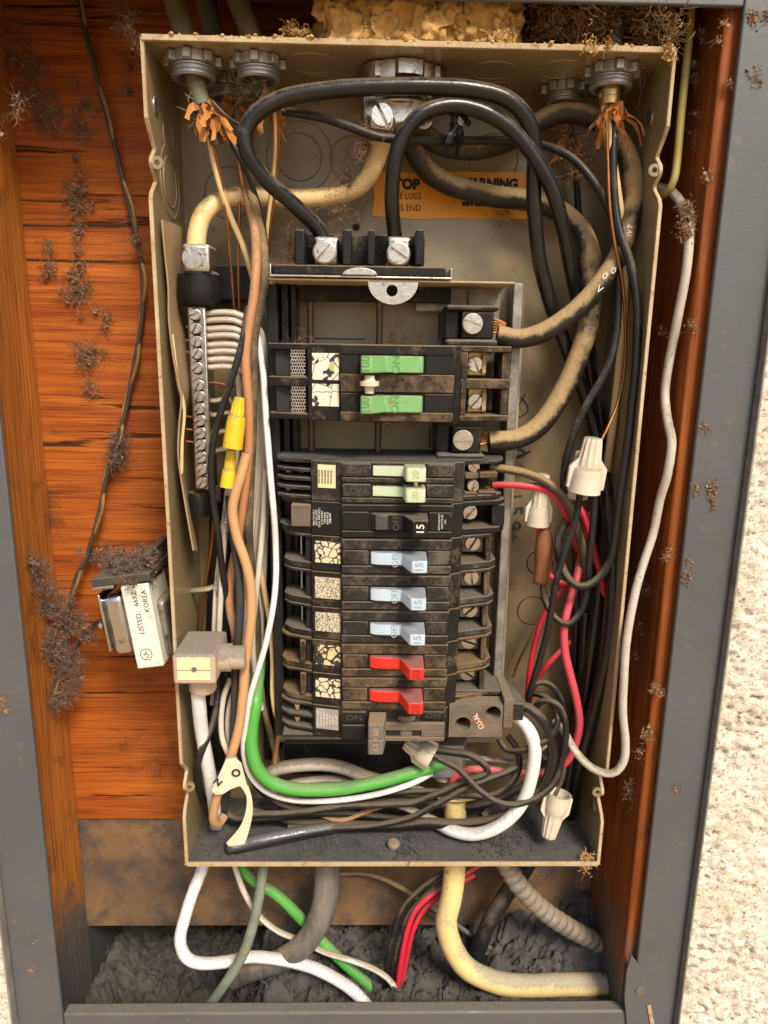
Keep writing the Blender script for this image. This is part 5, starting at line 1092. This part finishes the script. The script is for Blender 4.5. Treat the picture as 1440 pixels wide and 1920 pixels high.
# ================================================================== cables below the box
wire('white_cable', 'bright white cable bending sharply under the box and off to the sill', 'w_bright', 11, [(384, 1600, .060), (379, 1629, .052), (362, 1672, .042), (348, 1716, .034), (338, 1762, .030), (350, 1795, .030), (379, 1806, .032), (425, 1803, .036), (475, 1794, .042), (551, 1804, .040), (608, 1824, .034), (662, 1858, .026), (702, 1906, .020), (722, 1960, .018)], None, 'cable', 14)
wire('grey_green_cable', 'dull grey green cable dropping into the rubble', 'w_graygreen', 9.5, [(497, 1600, .045), (494, 1627, .042), (487, 1675, .034), (472, 1743, .026), (452, 1797, .022), (418, 1850, .020), (378, 1904, .022), (355, 1935, .026)], None, 'cable', 12)
wire('grey_trunk_cable', 'fat weathered grey cable curving under the box', 'w_graycable', 24, [(616, 1590, .058), (614, 1627, .054), (611, 1675, .048), (598, 1726, .044), (568, 1772, .044), (524, 1802, .050), (475, 1818, .060), (440, 1835, .072)], None, 'cable', 18, taper=(1.0, 0.8))
wire('green_cable', 'bright green earth wire below the box heading to the sill', 'w_green', 10, [(448, 1600, .066), (456, 1629, .064), (478, 1652, .062), (517, 1676, .060), (562, 1720, .058), (608, 1770, .056), (647, 1808, .054), (700, 1854, .05), (745, 1890, .048), (790, 1930, .046)], None, 'cable', 12)
wc = wire('thin_white_cable', 'thin white wire with faint print under the box', 'w_white', 5.4, [(436, 1600, .058), (442, 1629, .056), (459, 1675, .054), (486, 1717, .052), (524, 1747, .050), (570, 1766, .056), (608, 1785, .05), (658, 1801, .044), (700, 1816, .040), (732, 1840, .036), (751, 1880, .034), (757, 1912, .034), (760, 1950, .034)], None, 'wire', 10)
wire('yellow_cable', 'fat yellowed cream cable bending towards the right stud', 'w_yellowcable', 20, [(853, 1495, .050), (854, 1560, .050), (853, 1623, .046), (846, 1683, .040), (837, 1732, .036), (851, 1781, .034), (879, 1818, .034), (929, 1841, .034), (986, 1848, .034), (1060, 1846, .034), (1140, 1845, .036), (1180, 1844, .040)], None, 'cable', 18)
wire('black_cable', 'stout black cable slanting down behind the yellowed one', 'w_black', 15, [(1000, 1590, .072), (986, 1625, .070), (953, 1670, .068), (916, 1732, .066), (896, 1785, .066), (883, 1847, .064), (878, 1910, .06)], None, 'cable', 14)
GU = 'wires bundled under the box'
wire('bundled_wire', 'outer black wire of the bundle below the box', 'w_black', 5.4, [(860, 1625, .060), (830, 1637, .058), (785, 1670, .054), (752, 1711, .052), (736, 1764, .05), (724, 1826, .046), (718, 1904, .044), (716, 1950, .044)], GU)
wire('bundled_wire', 'inner black wire of the bundle below the box', 'w_black', 5.4, [(866, 1632, .064), (836, 1650, .062), (796, 1682, .058), (763, 1722, .056), (747, 1774, .054), (733, 1836, .052), (726, 1908, .05), (724, 1950, .05)], GU)
wire('bundled_wire', 'upper red wire of the bundle below the box', 'w_red', 5.4, [(900, 1620, .066), (862, 1645, .062), (826, 1666, .058), (785, 1699, .054), (765, 1740, .052), (752, 1806, .048), (738, 1900, .044), (734, 1950, .044)], GU)
wire('bundled_wire', 'lower printed red wire of the bundle below the box', 'w_red', 5, [(890, 1640, .070), (840, 1670, .066), (800, 1700, .062), (775, 1742, .058), (760, 1806, .055), (744, 1900, .05), (740, 1950, .05)], GU)
wire('bundled_wire', 'thin dark wire split off from the bundle below the box', 'w_gray', 4.4, [(800, 1690, .068), (778, 1716, .064), (769, 1773, .060), (757, 1847, .056), (750, 1910, .054)], GU)
wire('cavity_lead', 'brown wire crossing the lower board towards the bundle', 'w_dusty_brown', 5, [(620, 1640, .085), (650, 1638, .085), (699, 1642, .085), (740, 1658, .083), (769, 1675, .080), (800, 1700, .078)])
wire('cavity_lead', 'grey wire slanting behind the yellowed cable to the rubble', 'w_gray', 5.5, [(800, 1697, .085), (863, 1740, .082), (929, 1785, .078), (990, 1820, .074), (1020, 1840, .074)])
# armoured flexible conduit: a spiral of overlapping hoops
PITCH = 0.0092
pts = spline([P(*p) for p in ((935, 1590, .052), (949, 1621, .050), (978, 1666, .048), (1019, 1707, .050), (1068, 1740, .054), (1109, 1761, .058), (1146, 1783, .066), (1165, 1800, .078))], 0.0007)
r0 = 17.5 * S(1040, 1720, .05)
t = MB().tube(pts, [r0 * (0.86 + 0.19 * math.sin(math.pi * ((i * 0.0007 / PITCH) % 1.0)) ** 0.7) for i in range(len(pts))], 20).build('armoured_conduit', 'armor')
tag(t, 'ribbed flexible metal conduit leaving the box bottom to the stud', 'conduit')
pts = spline([P(*p) for p in ((360, 120, .029), (366, 150, .028), (374, 178, .026), (381, 200, .025))], 0.0007)
t = MB().tube(pts, [17 * S(370, 160, .028) * (0.92 + 0.1 * (1 - ((i * 0.0007 / 0.0048) % 1.0))) for i in range(len(pts))], 16).build('armoured_cable', 'w_greenjacket')
tag(t, 'greenish armoured cable end above the torn orange paper', 'cable', 'armoured cable ends')
pts = spline([P(*p) for p in ((1146, 130, .030), (1144, 165, .030), (1142, 200, .029))], 0.0007)
t = MB().tube(pts, [19 * S(1144, 170, .03) * (0.94 + 0.08 * (1 - ((i * 0.0007 / 0.0048) % 1.0))) for i in range(len(pts))], 16).build('armoured_cable', 'brass')
tag(t, 'brassy armoured cable end in the connector with torn paper', 'cable', 'armoured cable ends')
for lb_, mt, rr_, pp in (('greenish armoured cable entering the top of the box by the plywood', 'w_greenjacket', 21, ((318, -60, .04), (328, 0, .036), (343, 55, .032), (352, 100, .028))),
                        ('dark armoured cable behind the two greenish ones above the box', 'w_graygreen', 20, ((372, -60, .075), (385, 0, .074), (400, 60, .073), (415, 110, .072))),
                        ('greenish brown armoured cable next to the foam lump above the box', 'w_greenjacket', 20, ((425, -60, .04), (446, 0, .038), (466, 55, .034), (478, 100, .030))),
                        ('speckled metal conduit above the box beside the nest', 'zinc', 16, ((1160, -60, .032), (1157, 0, .032), (1153, 60, .031), (1149, 100, .030)))):
    wire('riser_cable', lb_, mt, rr_, pp, 'cables entering the top of the box', 'cable', 16)
wire('drop_sleeve', 'shiny dark clear plastic sleeve lying on the box floor', 'clear_sleeve', 14, [(421, 1594, .013), (440, 1589, .015), (475, 1580, .018), (520, 1570, .022), (570, 1560, .028), (620, 1552, .036), (690, 1548, .048)], None, 'sleeve', 14, taper=(1.0, 0.7), nose=True)

# ================================================================== wire connectors
def wirenut(name, label, tip, end, r0, r1, r2, mt, neck=0.56, wings=True, group=None):
    a, b = P(*tip), P(*end); ax = b - a; L_ = ax.length; ax.normalize()
    s_ = (S(*tip) + S(*end)) / 2; r0, r1, r2 = r0 * s_, r1 * s_, r2 * s_
    prof = [(r0 * 0.55, 0), (r0 * 0.93, L_ * 0.012), (r0, L_ * 0.04)]
    for k in range(1, 6): prof.append((r0 + (r1 - r0) * k / 5, L_ * (0.04 + (neck - 0.04) * k / 5)))
    prof += [(r2 * 0.86, L_ * (neck + 0.05)), (r2 * 0.93, L_ * (neck + 0.2)), (r2, L_), (r2 * 0.84, L_), (r2 * 0.72, L_ * 0.8)]
    def fl(t, k): return 1 + (0.055 * (1 if math.sin(12 * t) > 0.1 else -0.6) if 1 <= k <= 6 else 0)
    mb = MB().lathe(prof, a, ax, 72, fl, caps=False)
    n = 72; mb.f.append(tuple(range(n))[::-1])
    mb.f.append(tuple((len(prof) - 1) * n + i for i in range(n)))
    t = mb.build(name, mt, None, 0, True, 30); tag(t, label, 'wire nut', group)
    if wings:
        side = ax.cross(Vector((0, 1, 0))).normalized(); th = ax.cross(side).normalized() * (r1 * 0.22)
        for sg in (1, -1):
            q = [a + ax * (L_ * (neck - 0.16)) + side * sg * r1 * 0.85, a + ax * (L_ * (neck + 0.03)) + side * sg * r2 * 1.16, a + ax * (L_ * 0.93) + side * sg * r2 * 1.16, a + ax * (L_ * 0.96) + side * sg * r2 * 0.9]
            mb2 = MB().add([p + th for p in q] + [p - th for p in q], [(0, 1, 2, 3), (7, 6, 5, 4), (0, 4, 5, 1), (1, 5, 6, 2), (2, 6, 7, 3), (3, 7, 4, 0)])
            mb2.build('wing', mt, t, 0.0006)
    return t
wirenut('wire_nut', 'largest white winged wire nut hanging in the right hand wires', (1113, 820, .008), (1094, 922, .010), 16, 22, 31, 'wirenut', 0.52)
wirenut('wire_nut', 'white wire nut partly behind the largest one', (1094, 846, .030), (1078, 932, .032), 13, 18, 23, 'wirenut', 0.56)
wirenut('wire_nut', 'white wire nut above the curled brown tape', (1018, 888, .036), (1007, 984, .038), 13, 17, 22, 'wirenut', 0.62)
wirenut('wire_nut', 'white wire nut pointing down above the box floor', (1028, 1569, .016), (1048, 1487, .020), 13, 18, 24, 'wirenut', 0.55)
wirenut('wire_nut', 'white wire nut lying on its side under the breakers', (762, 1388, .040), (812, 1420, .030), 16, 20, 26, 'wirenut', 0.45)
wirenut('yellow_wire_nut', 'upper clean yellow wire connector pointing up', (449, 744, .014), (436, 840, .012), 9, 13, 19, 'wirenut_yellow', 0.35, False)
wirenut('yellow_wire_nut', 'lower dirty yellow wire connector with open mouth', (434, 842, .020), (426, 914, .017), 8, 10, 14, 'wirenut_yellow', 0.5, False)

# grey box connector behind the lying wire nut
x0, x1, z0, z1 = rect(808, 1398, 868, 1478, .046)
t = thing('box_connector', 'pale grey cable connector under the lug block', 'connector', ((x0 + x1) / 2, .06, z0))
MB().prism([(x0, .046), (x1, .046), (x1 + .004, .056), (x1 + .004, .088), (x0, .088)], z0 + 0.010, z1).build('body', 'zinc', t, 0.0015)
MB().lathe([(0.010, 0), (0.012, 0.002), (0.012, 0.008), (0.010, 0.0098)], ((x0 + x1) / 2, 0.064, z0), (0, 0, 1), 24).build('collar', 'wirenut', t)
# small silver locknut on the floor
for k in range(1):
    c = P(930, 1530, .06)
    t = MB().lathe([(0.013, 0), (0.014, 0.002), (0.014, 0.006), (0.011, 0.007), (0.0085, 0.007), (0.0085, 0.0)], (c.x, 0.060, T), (0, 0, 1), 48, lobed(8, 0.3, (1, 2))).build('floor_locknut', 'zinc')
    tag(t, 'dull locknut on the box floor behind the white loop', 'locknut')

# ================================================================== beige plastic adapter
c = P(362, 1250, -.008)
t = thing('cable_adapter', 'translucent beige plastic elbow adapter with cream label on the box edge', 'adapter', (c.x, 0.0, P(362, 1310, 0).z))
x0, x1, z0, z1 = rect(323, 1228, 404, 1284, -.020)
MB().box(x0, x1, -.020, .030, z0, z1).build('housing', 'beige_plastic', t, 0.0025, seg=3)
MB().box(x0 + 0.004, x1 - 0.004, -.0206, -.0201, z0 + 0.0042, z1 - 0.0022).build('label', 'paper_cream', t, 0.0001)
MB().box(x0 + 0.004, x1 - 0.004, -.0209, -.0207, (z0 + z1) / 2 - 0.0002, (z0 + z1) / 2 + 0.0002).build('seam', 'ink_soft', t)
screw(t, 364, 1255, -.0207, 5, 20, 0.0008, 'dull_steel')
MB().lathe([(0.0098, 0), (0.0112, -0.003), (0.0112, -0.0145), (0.0100, -0.0165), (0.0075, -0.0165)], ((x0 + x1) / 2 + 0.001, 0.002, z0 + 0.0004), (0, 0, 1), 28).build('lower_spigot', 'beige_plastic', t)
MB().lathe([(0.0115, -0.0004), (0.0115, 0.008), (0.0098, 0.0085), (0.0098, 0.020)], (x1, 0.004, (z0 + z1) / 2), (1, 0, 0), 28).build('side_spigot', 'beige_plastic', t)

# ================================================================== transformer outside the box
t = thing('transformer', 'small chrome doorbell transformer with white printed face beside the box', 'transformer', P(282, 1250, .03))
def T_(parent, name, mt, a, b, c_, d, Y0, Y1, bev): return pbox(parent, name, mt, a, b, c_, d, Y0, Y1, bev, seg=3)
lf = T_(t, 'printed_core', 'transformer_label', 254, 1098, 306, 1254, .012, .060, 0.0015)
T_(t, 'end_bell', 'chrome', 212, 1112, 253.5, 1226, .016, .056, 0.0055)
T_(t, 'end_flange', 'chrome', 206, 1108, 211.5, 1216, .013, .060, 0.0010)
T_(t, 'side_bell', 'dull_steel', 307, 1130, 330, 1236, .022, .056, 0.006)
MB().lathe([(0.004, 0), (0.004, 0.003), (0.002, 0.004)], P(206, 1162, .030), (-1, 0, 0), 12).build('bolt', 'chrome', t)
br = T_(t, 'bracket', 'bracket_dark', 196, 1078, 308, 1094, .012, .080, 0.001)
T_(t, 'bracket_ear', 'bracket_dark', 298, 1040, 312, 1092, .026, .080, 0.0015)
T_(t, 'bracket_lip', 'dull_steel', 196, 1094.5, 236, 1100, .010, .06, 0.0008)
pz = P(280, 1175, .0116)
sc = S(280, 1175, .0116)
text('LISTED .  669Z', 9.5 * sc, P(276, 1150, .0117), rot=90, material='ink_soft', parent=lf, sx=1.0)
text('KOREA', 9.5 * sc, P(293, 1130, .0117), rot=90, material='ink_soft', parent=lf)
text('UL', 9 * sc, P(280, 1228, .0117), rot=115, material='ink_soft', parent=lf)
cc = P(280, 1228, .0117)
MB().tube([cc + Vector((11 * sc * math.cos(a_), 0, 11 * sc * math.sin(a_))) for a_ in [2 * math.pi * i / 24 for i in range(25)]], 0.0003, 5, cap=False).build('ring_mark', 'ink_soft', lf)
t.rotation_euler = (0, R(-7.5), 0)

# ================================================================== folded paper, tape and rags
fe = [(302, 412), (307, 470), (314, 540), (315, 600), (325, 680), (338, 740), (334, 800), (333, 860), (345, 940), (361, 1032)]
be = [(338, 425), (337, 480), (334, 560), (344, 620), (355, 700), (356, 745), (344, 800), (341, 870), (356, 960), (369, 1034)]
def sheet(name, f, b_, Yf, Yb, mt, th=0.0004, parent=None):
    A = spline([P(x, y, Yf) for x, y in f], 0.006); B = spline([P(x, y, Yb) for x, y in b_], 0.006); n = 44
    A = [A[int(i * (len(A) - 1) / (n - 1))] for i in range(n)]; B = [B[int(i * (len(B) - 1) / (n - 1))] for i in range(n)]
    o = Vector((th, 0, 0)); vs = []
    for i in range(n): vs += [A[i], B[i], B[i] + o, A[i] + o]
    fs = [(4 * i + k, 4 * i + (k + 1) % 4, 4 * i + 4 + (k + 1) % 4, 4 * i + 4 + k) for i in range(n - 1) for k in range(4)] + [(3, 2, 1, 0), (4 * n - 4, 4 * n - 3, 4 * n - 2, 4 * n - 1)]
    return MB().add(vs, fs).build(name, mt, parent, 0, True, 60)
pp = tag(sheet('folded_paper', fe, be, .010, .058, 'kraft', 0.0012), 'curled brown paper leaflet tucked along the box wall by the neutral bar', 'paper')
sheet('inner_page', [(x + 5, y + 30) for x, y in fe[3:8]], [(x + 9, y + 26) for x, y in fe[3:8]], .012, .0135, 'kraft_edge', 0.0006, pp)
# taped flag on the tan wire
def poly_sheet(pts, th, name, mt, parent=None):
    v = [P(*p) for p in pts]; n = len(v); o = Vector((0, th, 0))
    return MB().add(v + [p + o for p in v], [tuple(range(n)), tuple(range(2 * n - 1, n - 1, -1))] + [((i + 1) % n, i, n + i, n + (i + 1) % n) for i in range(n)]).build(name, mt, parent, 0, True, 20)
fl = poly_sheet([(424, 1424, .004), (440, 1421, .003), (452, 1432, .003), (460, 1462, .004), (464, 1478, .006), (448, 1474, .005), (432, 1480, .004), (418, 1489, .003), (403, 1490, .003), (397, 1482, .004)], 0.0012, 'tape_flag', 'tape_white')
tag(fl, 'white tape flag with handwritten letters wrapped round the tan wire', 'tape')
A = spline([P(*p) for p in ((452, 1476, .006), (462, 1492, .006), (461, 1520, .008), (450, 1550, .010), (424, 1581, .010))], 0.004); B = spline([P(*p) for p in ((465, 1472, .006), (473, 1500, .008), (473, 1530, .010), (463, 1570, .012), (448, 1606, .012))], 0.004)
n = 16; A = [A[int(i * (len(A) - 1) / (n - 1))] for i in range(n)]; B = [B[int(i * (len(B) - 1) / (n - 1))] for i in range(n)]
MB().add([v for i in range(n) for v in (A[i], B[i])], [(2 * i, 2 * i + 1, 2 * i + 3, 2 * i + 2) for i in range(n - 1)]).build('tail', 'tape_white', fl)
text('O', 15 * S(443, 1452, .003), P(443, 1450, .0022), rot=20, material='ink', parent=fl, name='handwriting', bold=0.0003)
text('N', 13 * S(408, 1468, .002), P(408, 1467, .0018), rot=-40, material='ink', parent=fl, name='handwriting', bold=0.0003)
# brown tape curl
A = [(1010, 986), (1007, 1010), (1006, 1040), (1006, 1068), (1006, 1092)]; 
vs = []; n = 14
for i in range(n):
    f = i / (n - 1); px = 1021 + (1013 - 1021) * f + 3 * math.sin(f * 3); py = 990 + 103 * f; w_ = 8 + 8 * math.sin(min(1, f * 1.5) * math.pi * 0.75) + (1 - f) * 1
    c = P(px, py, .040); s_ = S(px, py, .04)
    for k in range(13):
        a_ = R(-150 + 300 * k / 12 + 70 * f - 30)
        vs.append(c + Vector((w_ * s_ * math.sin(a_), -w_ * s_ * 0.8 * math.cos(a_), 0)))
fs = [(13 * i + k, 13 * i + k + 1, 13 * i + 14 + k, 13 * i + 13 + k) for i in range(n - 1) for k in range(12)]
bt = MB().add(vs, fs).build('tape_curl', 'tape_brown'); sm_ = bt.modifiers.new('thick', 'SOLIDIFY'); sm_.thickness = 0.0006
tag(bt, 'loose curl of brown tape under a white wire nut', 'tape')
# torn orange paper wrapping
def rags(name, label, cpx, n, spread, length, mt, seed):
    rnd = random.Random(seed); mb = MB()
    c = P(*cpx); s_ = S(*cpx)
    for k in range(n):
        a_ = rnd.uniform(0, 2 * math.pi); d_ = Vector((math.cos(a_) * spread * rnd.uniform(.2, 1), math.sin(a_) * spread * 0.7, -1.0 + rnd.uniform(-.7, .8))).normalized()
        side = d_.orthogonal().normalized(); side.rotate(Matrix.Rotation(rnd.uniform(0, 6), 3, d_))
        w_ = rnd.uniform(3, 12) * s_; L_ = length * s_ * rnd.uniform(0.25, 1.2); p = c + Vector((math.cos(a_), math.sin(a_), rnd.uniform(-.9, .6))) * rnd.uniform(4, 13) * s_
        vs = []
        for i in range(6):
            f = i / 5; q = p + d_ * L_ * f + side * math.sin(f * 7 + a_) * 4 * s_ + d_.cross(side) * math.sin(f * 11 + a_ * 3) * 3 * s_ + Vector((0, 0, -1)) * L_ * 0.3 * f * f; ww = w_ * (1 - 0.45 * f) * (0.7 + 0.5 * rnd.random())
            tw = side.copy(); tw.rotate(Matrix.Rotation(f * rnd.uniform(0.4, 1.6), 3, d_)); vs += [q - tw * ww, q + tw * ww]
        mb.add(vs, [(2 * i, 2 * i + 1, 2 * i + 3, 2 * i + 2) for i in range(5)])
    o = mb.build(name, mt, None, 0, True, 20); return tag(o, label, 'paper', kind='stuff')
rags('torn_paper', 'torn orange wrapping paper on the first armoured cable', (388, 200, .026), 46, 0.9, 55, 'fray_orange', 1)
rags('torn_paper', 'torn orange wrapping paper below the frayed connector', (505, 178, .034), 34, 0.9, 50, 'fray_orange', 2)
rags('torn_paper', 'torn orange wrapping paper hanging by the rear left connector', (440, 190, .066), 16, 0.7, 60, 'fray_orange', 3)
rags('torn_paper', 'torn orange wrapping paper on the brassy cable end', (1148, 198, .026), 26, 0.8, 62, 'fray_orange', 4)
rags('torn_jacket', 'ragged torn black sheath under the arched feeder', (858, 216, .030), 16, 0.8, 42, 'w_black', 9)
rags('torn_paper', 'torn orange wrapping paper in the rear right corner', (1066, 262, .070), 14, 0.9, 45, 'fray_orange', 5)
wire('filler_cord', 'frayed tan filler cord hanging from the first armoured cable', 'w_dusty_brown', 11, [(388, 205, .026), (393, 228, .024), (399, 250, .024), (403, 272, .026)], None, 'cord', taper=(1.1, 0.75))

# ================================================================== lint, webs, nests
def lint(name, label, spots, mt, seed, r=0.00014, kind='stuff', cat='lint', crumbs=0.68, flen=0.008, thick=0.003):
    """crumbs and short curled fibres caught in uneven little clusters round given spots: (px, py, Y, rx px, ry px, count)"""
    rnd = random.Random(seed); mb = MB()
    for (px, py, Y, rx, ry, cnt) in spots:
        nsub = max(2, cnt // 26); subs = [(px + rnd.gauss(0, .46) * rx, py + rnd.gauss(0, .46) * ry, rnd.uniform(1.5, 7.5)) for _ in range(nsub)]
        for k in range(int(cnt * 1.35)):
            sx_, sy_, sr = rnd.choice(subs)
            c = P(sx_ + rnd.gauss(0, sr), sy_ + rnd.gauss(0, sr * 1.2), Y) + Vector((0, -abs(rnd.gauss(0, thick)), 0))
            if rnd.random() > crumbs:
                d_ = Vector((rnd.gauss(0, 1), rnd.gauss(0, .35), rnd.gauss(0, 1))).normalized(); L_ = flen * rnd.uniform(0.3, 1.3)
                pts = [c]; st = L_ / 6; tw = rnd.uniform(-0.7, 0.7); axr = Vector((rnd.gauss(0, .5), 1, rnd.gauss(0, .5))).normalized()
                for j in range(6):
                    d_ = Matrix.Rotation(tw + rnd.gauss(0, .25), 3, axr) @ d_; pts.append(pts[-1] + d_ * st)
                mb.tube(pts, r * rnd.uniform(0.6, 1.5), 3, cap=False)
            else:
                q = rnd.uniform(0.0003, 0.0012)
                e = [Vector((rnd.gauss(0, q), rnd.gauss(0, q * .7), rnd.gauss(0, q))) for _ in range(4)]
                mb.add([c + x for x in e], [(0, 1, 2), (0, 2, 3), (0, 3, 1), (1, 3, 2)])
    o = mb.build(name, mt, None, 0, False); return tag(o, label, cat, kind=kind)
lint('lint_tangle', 'brown lint and cobweb clinging to the plywood left of the box',
     [(45, 100, .0965, 30, 90, 260), (75, 190, .0965, 60, 60, 420), (105, 215, .0965, 22, 50, 220), (20, 230, .03, 40, 40, 120), (150, 370, .0965, 28, 45, 420), (148, 460, .0965, 16, 70, 260), (145, 550, .0965, 40, 45, 420), (95, 505, .0965, 16, 30, 120), (200, 600, .0965, 12, 20, 90), (165, 670, .0965, 26, 35, 330), (95, 465, .0965, 10, 10, 50),
      (150, 240, .0965, 22, 30, 160), (165, 190, .0965, 20, 30, 100), (225, 25, .06, 50, 35, 200), (250, 70, .02, 22, 40, 90), (240, 150, .0965, 20, 60, 90), (255, 450, .086, 12, 25, 120), (170, 720, .0965, 20, 50, 90)], 'lint', 11, 0.00013, crumbs=0.5, flen=0.011, thick=0.002)
lint('lint_heap', 'thick brown lint heaped on the bell wire beside the transformer',
     [(68, 1050, .050, 16, 24, 150), (85, 1085, .056, 22, 26, 260), (105, 1130, .062, 30, 34, 480), (128, 1165, .064, 34, 30, 460), (112, 1205, .062, 34, 36, 520), (140, 1240, .062, 26, 30, 360), (128, 1285, .062, 26, 30, 300), (108, 1325, .058, 18, 18, 110), (222, 850, .088, 22, 34, 380), (227, 812, .088, 12, 24, 150), (185, 1040, .09, 20, 25, 90), (168, 1195, .06, 18, 14, 90)], 'lint_gray', 12, 0.00016, crumbs=0.5, flen=0.012, thick=0.005)
lint('lint_cover', 'dark fluff lying on the transformer bracket', [(240, 1060, .02, 60, 30, 800), (215, 1045, .04, 50, 25, 420), (275, 1040, .04, 40, 22, 300), (255, 1090, .006, 50, 10, 120)], 'lint_gray', 13)
lint('lint_specks', 'lint specks on the right stud and the grey cable',
     [(1285, 400, .004, 12, 24, 420), (1284, 440, .002, 15, 12, 240), (1298, 612, -.002, 9, 5, 70), (1250, 1046, -.002, 5, 9, 90), (1226, 1290, -.002, 5, 10, 80), (1367, 160, -.004, 4, 8, 50), (1350, 80, -.002, 6, 30, 40), (1212, 1375, -.002, 4, 28, 90), (1330, 330, -.002, 4, 16, 40)]
     + [(px, py, on_x(px, py, XR) - 0.002, rx, ry, n_) for px, py, rx, ry, n_ in ((1305, 150, 10, 34, 150), (1318, 60, 8, 40, 70), (1308, 240, 8, 40, 80), (1216, 1108, 6, 8, 60), (1185, 1490, 8, 34, 190), (1195, 1240, 7, 60, 80), (1240, 760, 7, 110, 60), (1205, 1390, 6, 40, 90))], 'lint', 14, 0.00012, crumbs=0.6, flen=0.006, thick=0.0015)
lint('lint_flecks', 'stray lint and husks stuck to the grey frame',
     [(1334, 918, -.0088, 5, 14, 110), (1338, 945, -.0088, 3, 9, 50), (1306, 915, -.0088, 2, 5, 24), (1284, 1085, -.0088, 4, 12, 60), (1290, 1050, -.0088, 4, 12, 20), (1322, 800, -.0088, 3, 16, 30), (1418, 148, -.0088, 2, 9, 40), (1425, 30, -.0085, 26, 8, 130), (1240, 1300, -.0088, 3, 10, 36), (1270, 1480, -.0088, 3, 4, 16), (8, 1330, -.0088, 8, 30, 110), (60, 1790, -.0088, 6, 50, 26)], 'lint', 15, 0.00010, crumbs=0.75, flen=0.005, thick=0.0007)
lint('cobweb', 'old brown cobweb inside the box between connectors and feeders',
     [(1085, 300, .05, 50, 50, 160), (1040, 250, .06, 40, 30, 100), (655, 320, .05, 22, 40, 160), (690, 250, .03, 25, 40, 90), (545, 460, .05, 24, 40, 150), (640, 390, .05, 8, 16, 50), (950, 400, .08, 40, 30, 60), (560, 650, .05, 20, 30, 40), (1185, 110, .02, 14, 30, 50), (970, 880, .09, 30, 60, 60), (960, 1010, .09, 22, 90, 120), (985, 765, .088, 26, 30, 50)], 'lint', 16, 0.00010, crumbs=0.35, flen=0.02)
lint('frayed_armour', 'frayed greenish armour strands in the second connector', [(488, 165, .032, 36, 18, 130), (510, 160, .03, 20, 16, 70), (380, 215, .024, 60, 22, 70)], 'w_greenjacket', 17, 0.0003, crumbs=0.4, flen=0.012, thick=0.004)
lint('nest', 'brown fibrous nest above the box beside the speckled conduit', [(1070, 35, .03, 70, 60, 2200), (1030, 50, .04, 50, 50, 900), (1215, 45, .02, 26, 50, 700), (1190, 25, .03, 30, 40, 400), (1245, 70, .01, 12, 40, 150)], 'nest', 18, 0.0003, cat='nest', crumbs=0.5, flen=0.014, thick=0.01)
lint('top_fluff', 'tan fluff along the top edge of the box', [(560, 62, .01, 50, 8, 200), (1140, 88, .0, 60, 8, 120), (1250, 95, .0, 16, 14, 90), (1100, 1610, .004, 10, 14, 160), (950, 72, .002, 30, 8, 60)], 'foam', 19, 0.0002, crumbs=0.75)
rnd = random.Random(20); mb = MB()
for k in range(900):
    cxg = rnd.choice((-0.075, -0.055, 0.01, 0.02, 0.095, 0.10, -0.15)) + rnd.gauss(0, 0.014); c = Vector((cxg, min(0.06, abs(rnd.gauss(0.022, 0.012)) + 0.003), T + 0.0006)); q = rnd.uniform(0.0004, 0.0017)
    e = [Vector((rnd.gauss(0, q), rnd.gauss(0, q), abs(rnd.gauss(0, q * .6)))) for _ in range(4)]
    mb.add([c + x for x in e], [(0, 1, 2), (0, 2, 3), (0, 3, 1), (1, 3, 2)])
tag(mb.build('floor_grit', 'dirt', None, 0, False), 'dark grit and shreds scattered on the box floor', 'grit', kind='stuff')

# lump of spray foam wedged above the box
x0, x1 = P(592, 35, .004).x, P(990, 35, .004).x; z0 = H + 0.0018; z1 = 0.735
def lump(name, label, x0, x1, y0, y1, z0, z1, mt, seed, amp=0.007):
    nx, nz, ny = 120, 52, 18; vs = []; fs = []; idx = {}
    def vid(i, j, k):
        key = (i, j, k)
        if key not in idx:
            f, g_, h_ = i / nx, j / ny, k / nz
            p = Vector((x0 + (x1 - x0) * f, y0 + (y1 - y0) * g_, z0 + (z1 - z0) * h_))
            o = Vector(noise.noise_vector(p * 42 + Vector((seed, 0, 0)))) * amp + Vector(noise.noise_vector(p * 120)) * amp * 0.7 + Vector(noise.noise_vector(p * 280)) * amp * 0.38 + Vector(noise.noise_vector(p * 620)) * amp * 0.16
            c_ = Vector(((f - .5) * 2, (g_ - .5) * 2, (h_ - .5) * 2)); rd = max(0, abs(c_.x) ** 8 + abs(c_.y) ** 8 - 0.9)
            q = p + o - Vector((c_.x, c_.y, 0)) * 0.006 * rd
            if k == 0: q.z = z0
            idx[key] = len(vs); vs.append(q)
        return idx[key]
    for i in range(nx):
        for k in range(nz): fs.append((vid(i, 0, k), vid(i + 1, 0, k), vid(i + 1, 0, k + 1), vid(i, 0, k + 1))); fs.append((vid(i + 1, ny, k), vid(i, ny, k), vid(i, ny, k + 1), vid(i + 1, ny, k + 1)))
        for j in range(ny): fs.append((vid(i, j, nz), vid(i + 1, j, nz), vid(i + 1, j + 1, nz), vid(i, j + 1, nz))); fs.append((vid(i + 1, j, 0), vid(i, j, 0), vid(i, j + 1, 0), vid(i + 1, j + 1, 0)))
    for j in range(ny):
        for k in range(nz): fs.append((vid(0, j + 1, k), vid(0, j, k), vid(0, j, k + 1), vid(0, j + 1, k + 1))); fs.append((vid(nx, j, k), vid(nx, j + 1, k), vid(nx, j + 1, k + 1), vid(nx, j, k + 1)))
    return tag(MB().add(vs, fs).build(name, mt, None, 0, True, 180), label, 'foam')
lump('foam_lump', 'rough yellowish lump of plaster foam on top of the box', x0, x1, 0.004, 0.070, z0, z1, 'foam', 3)
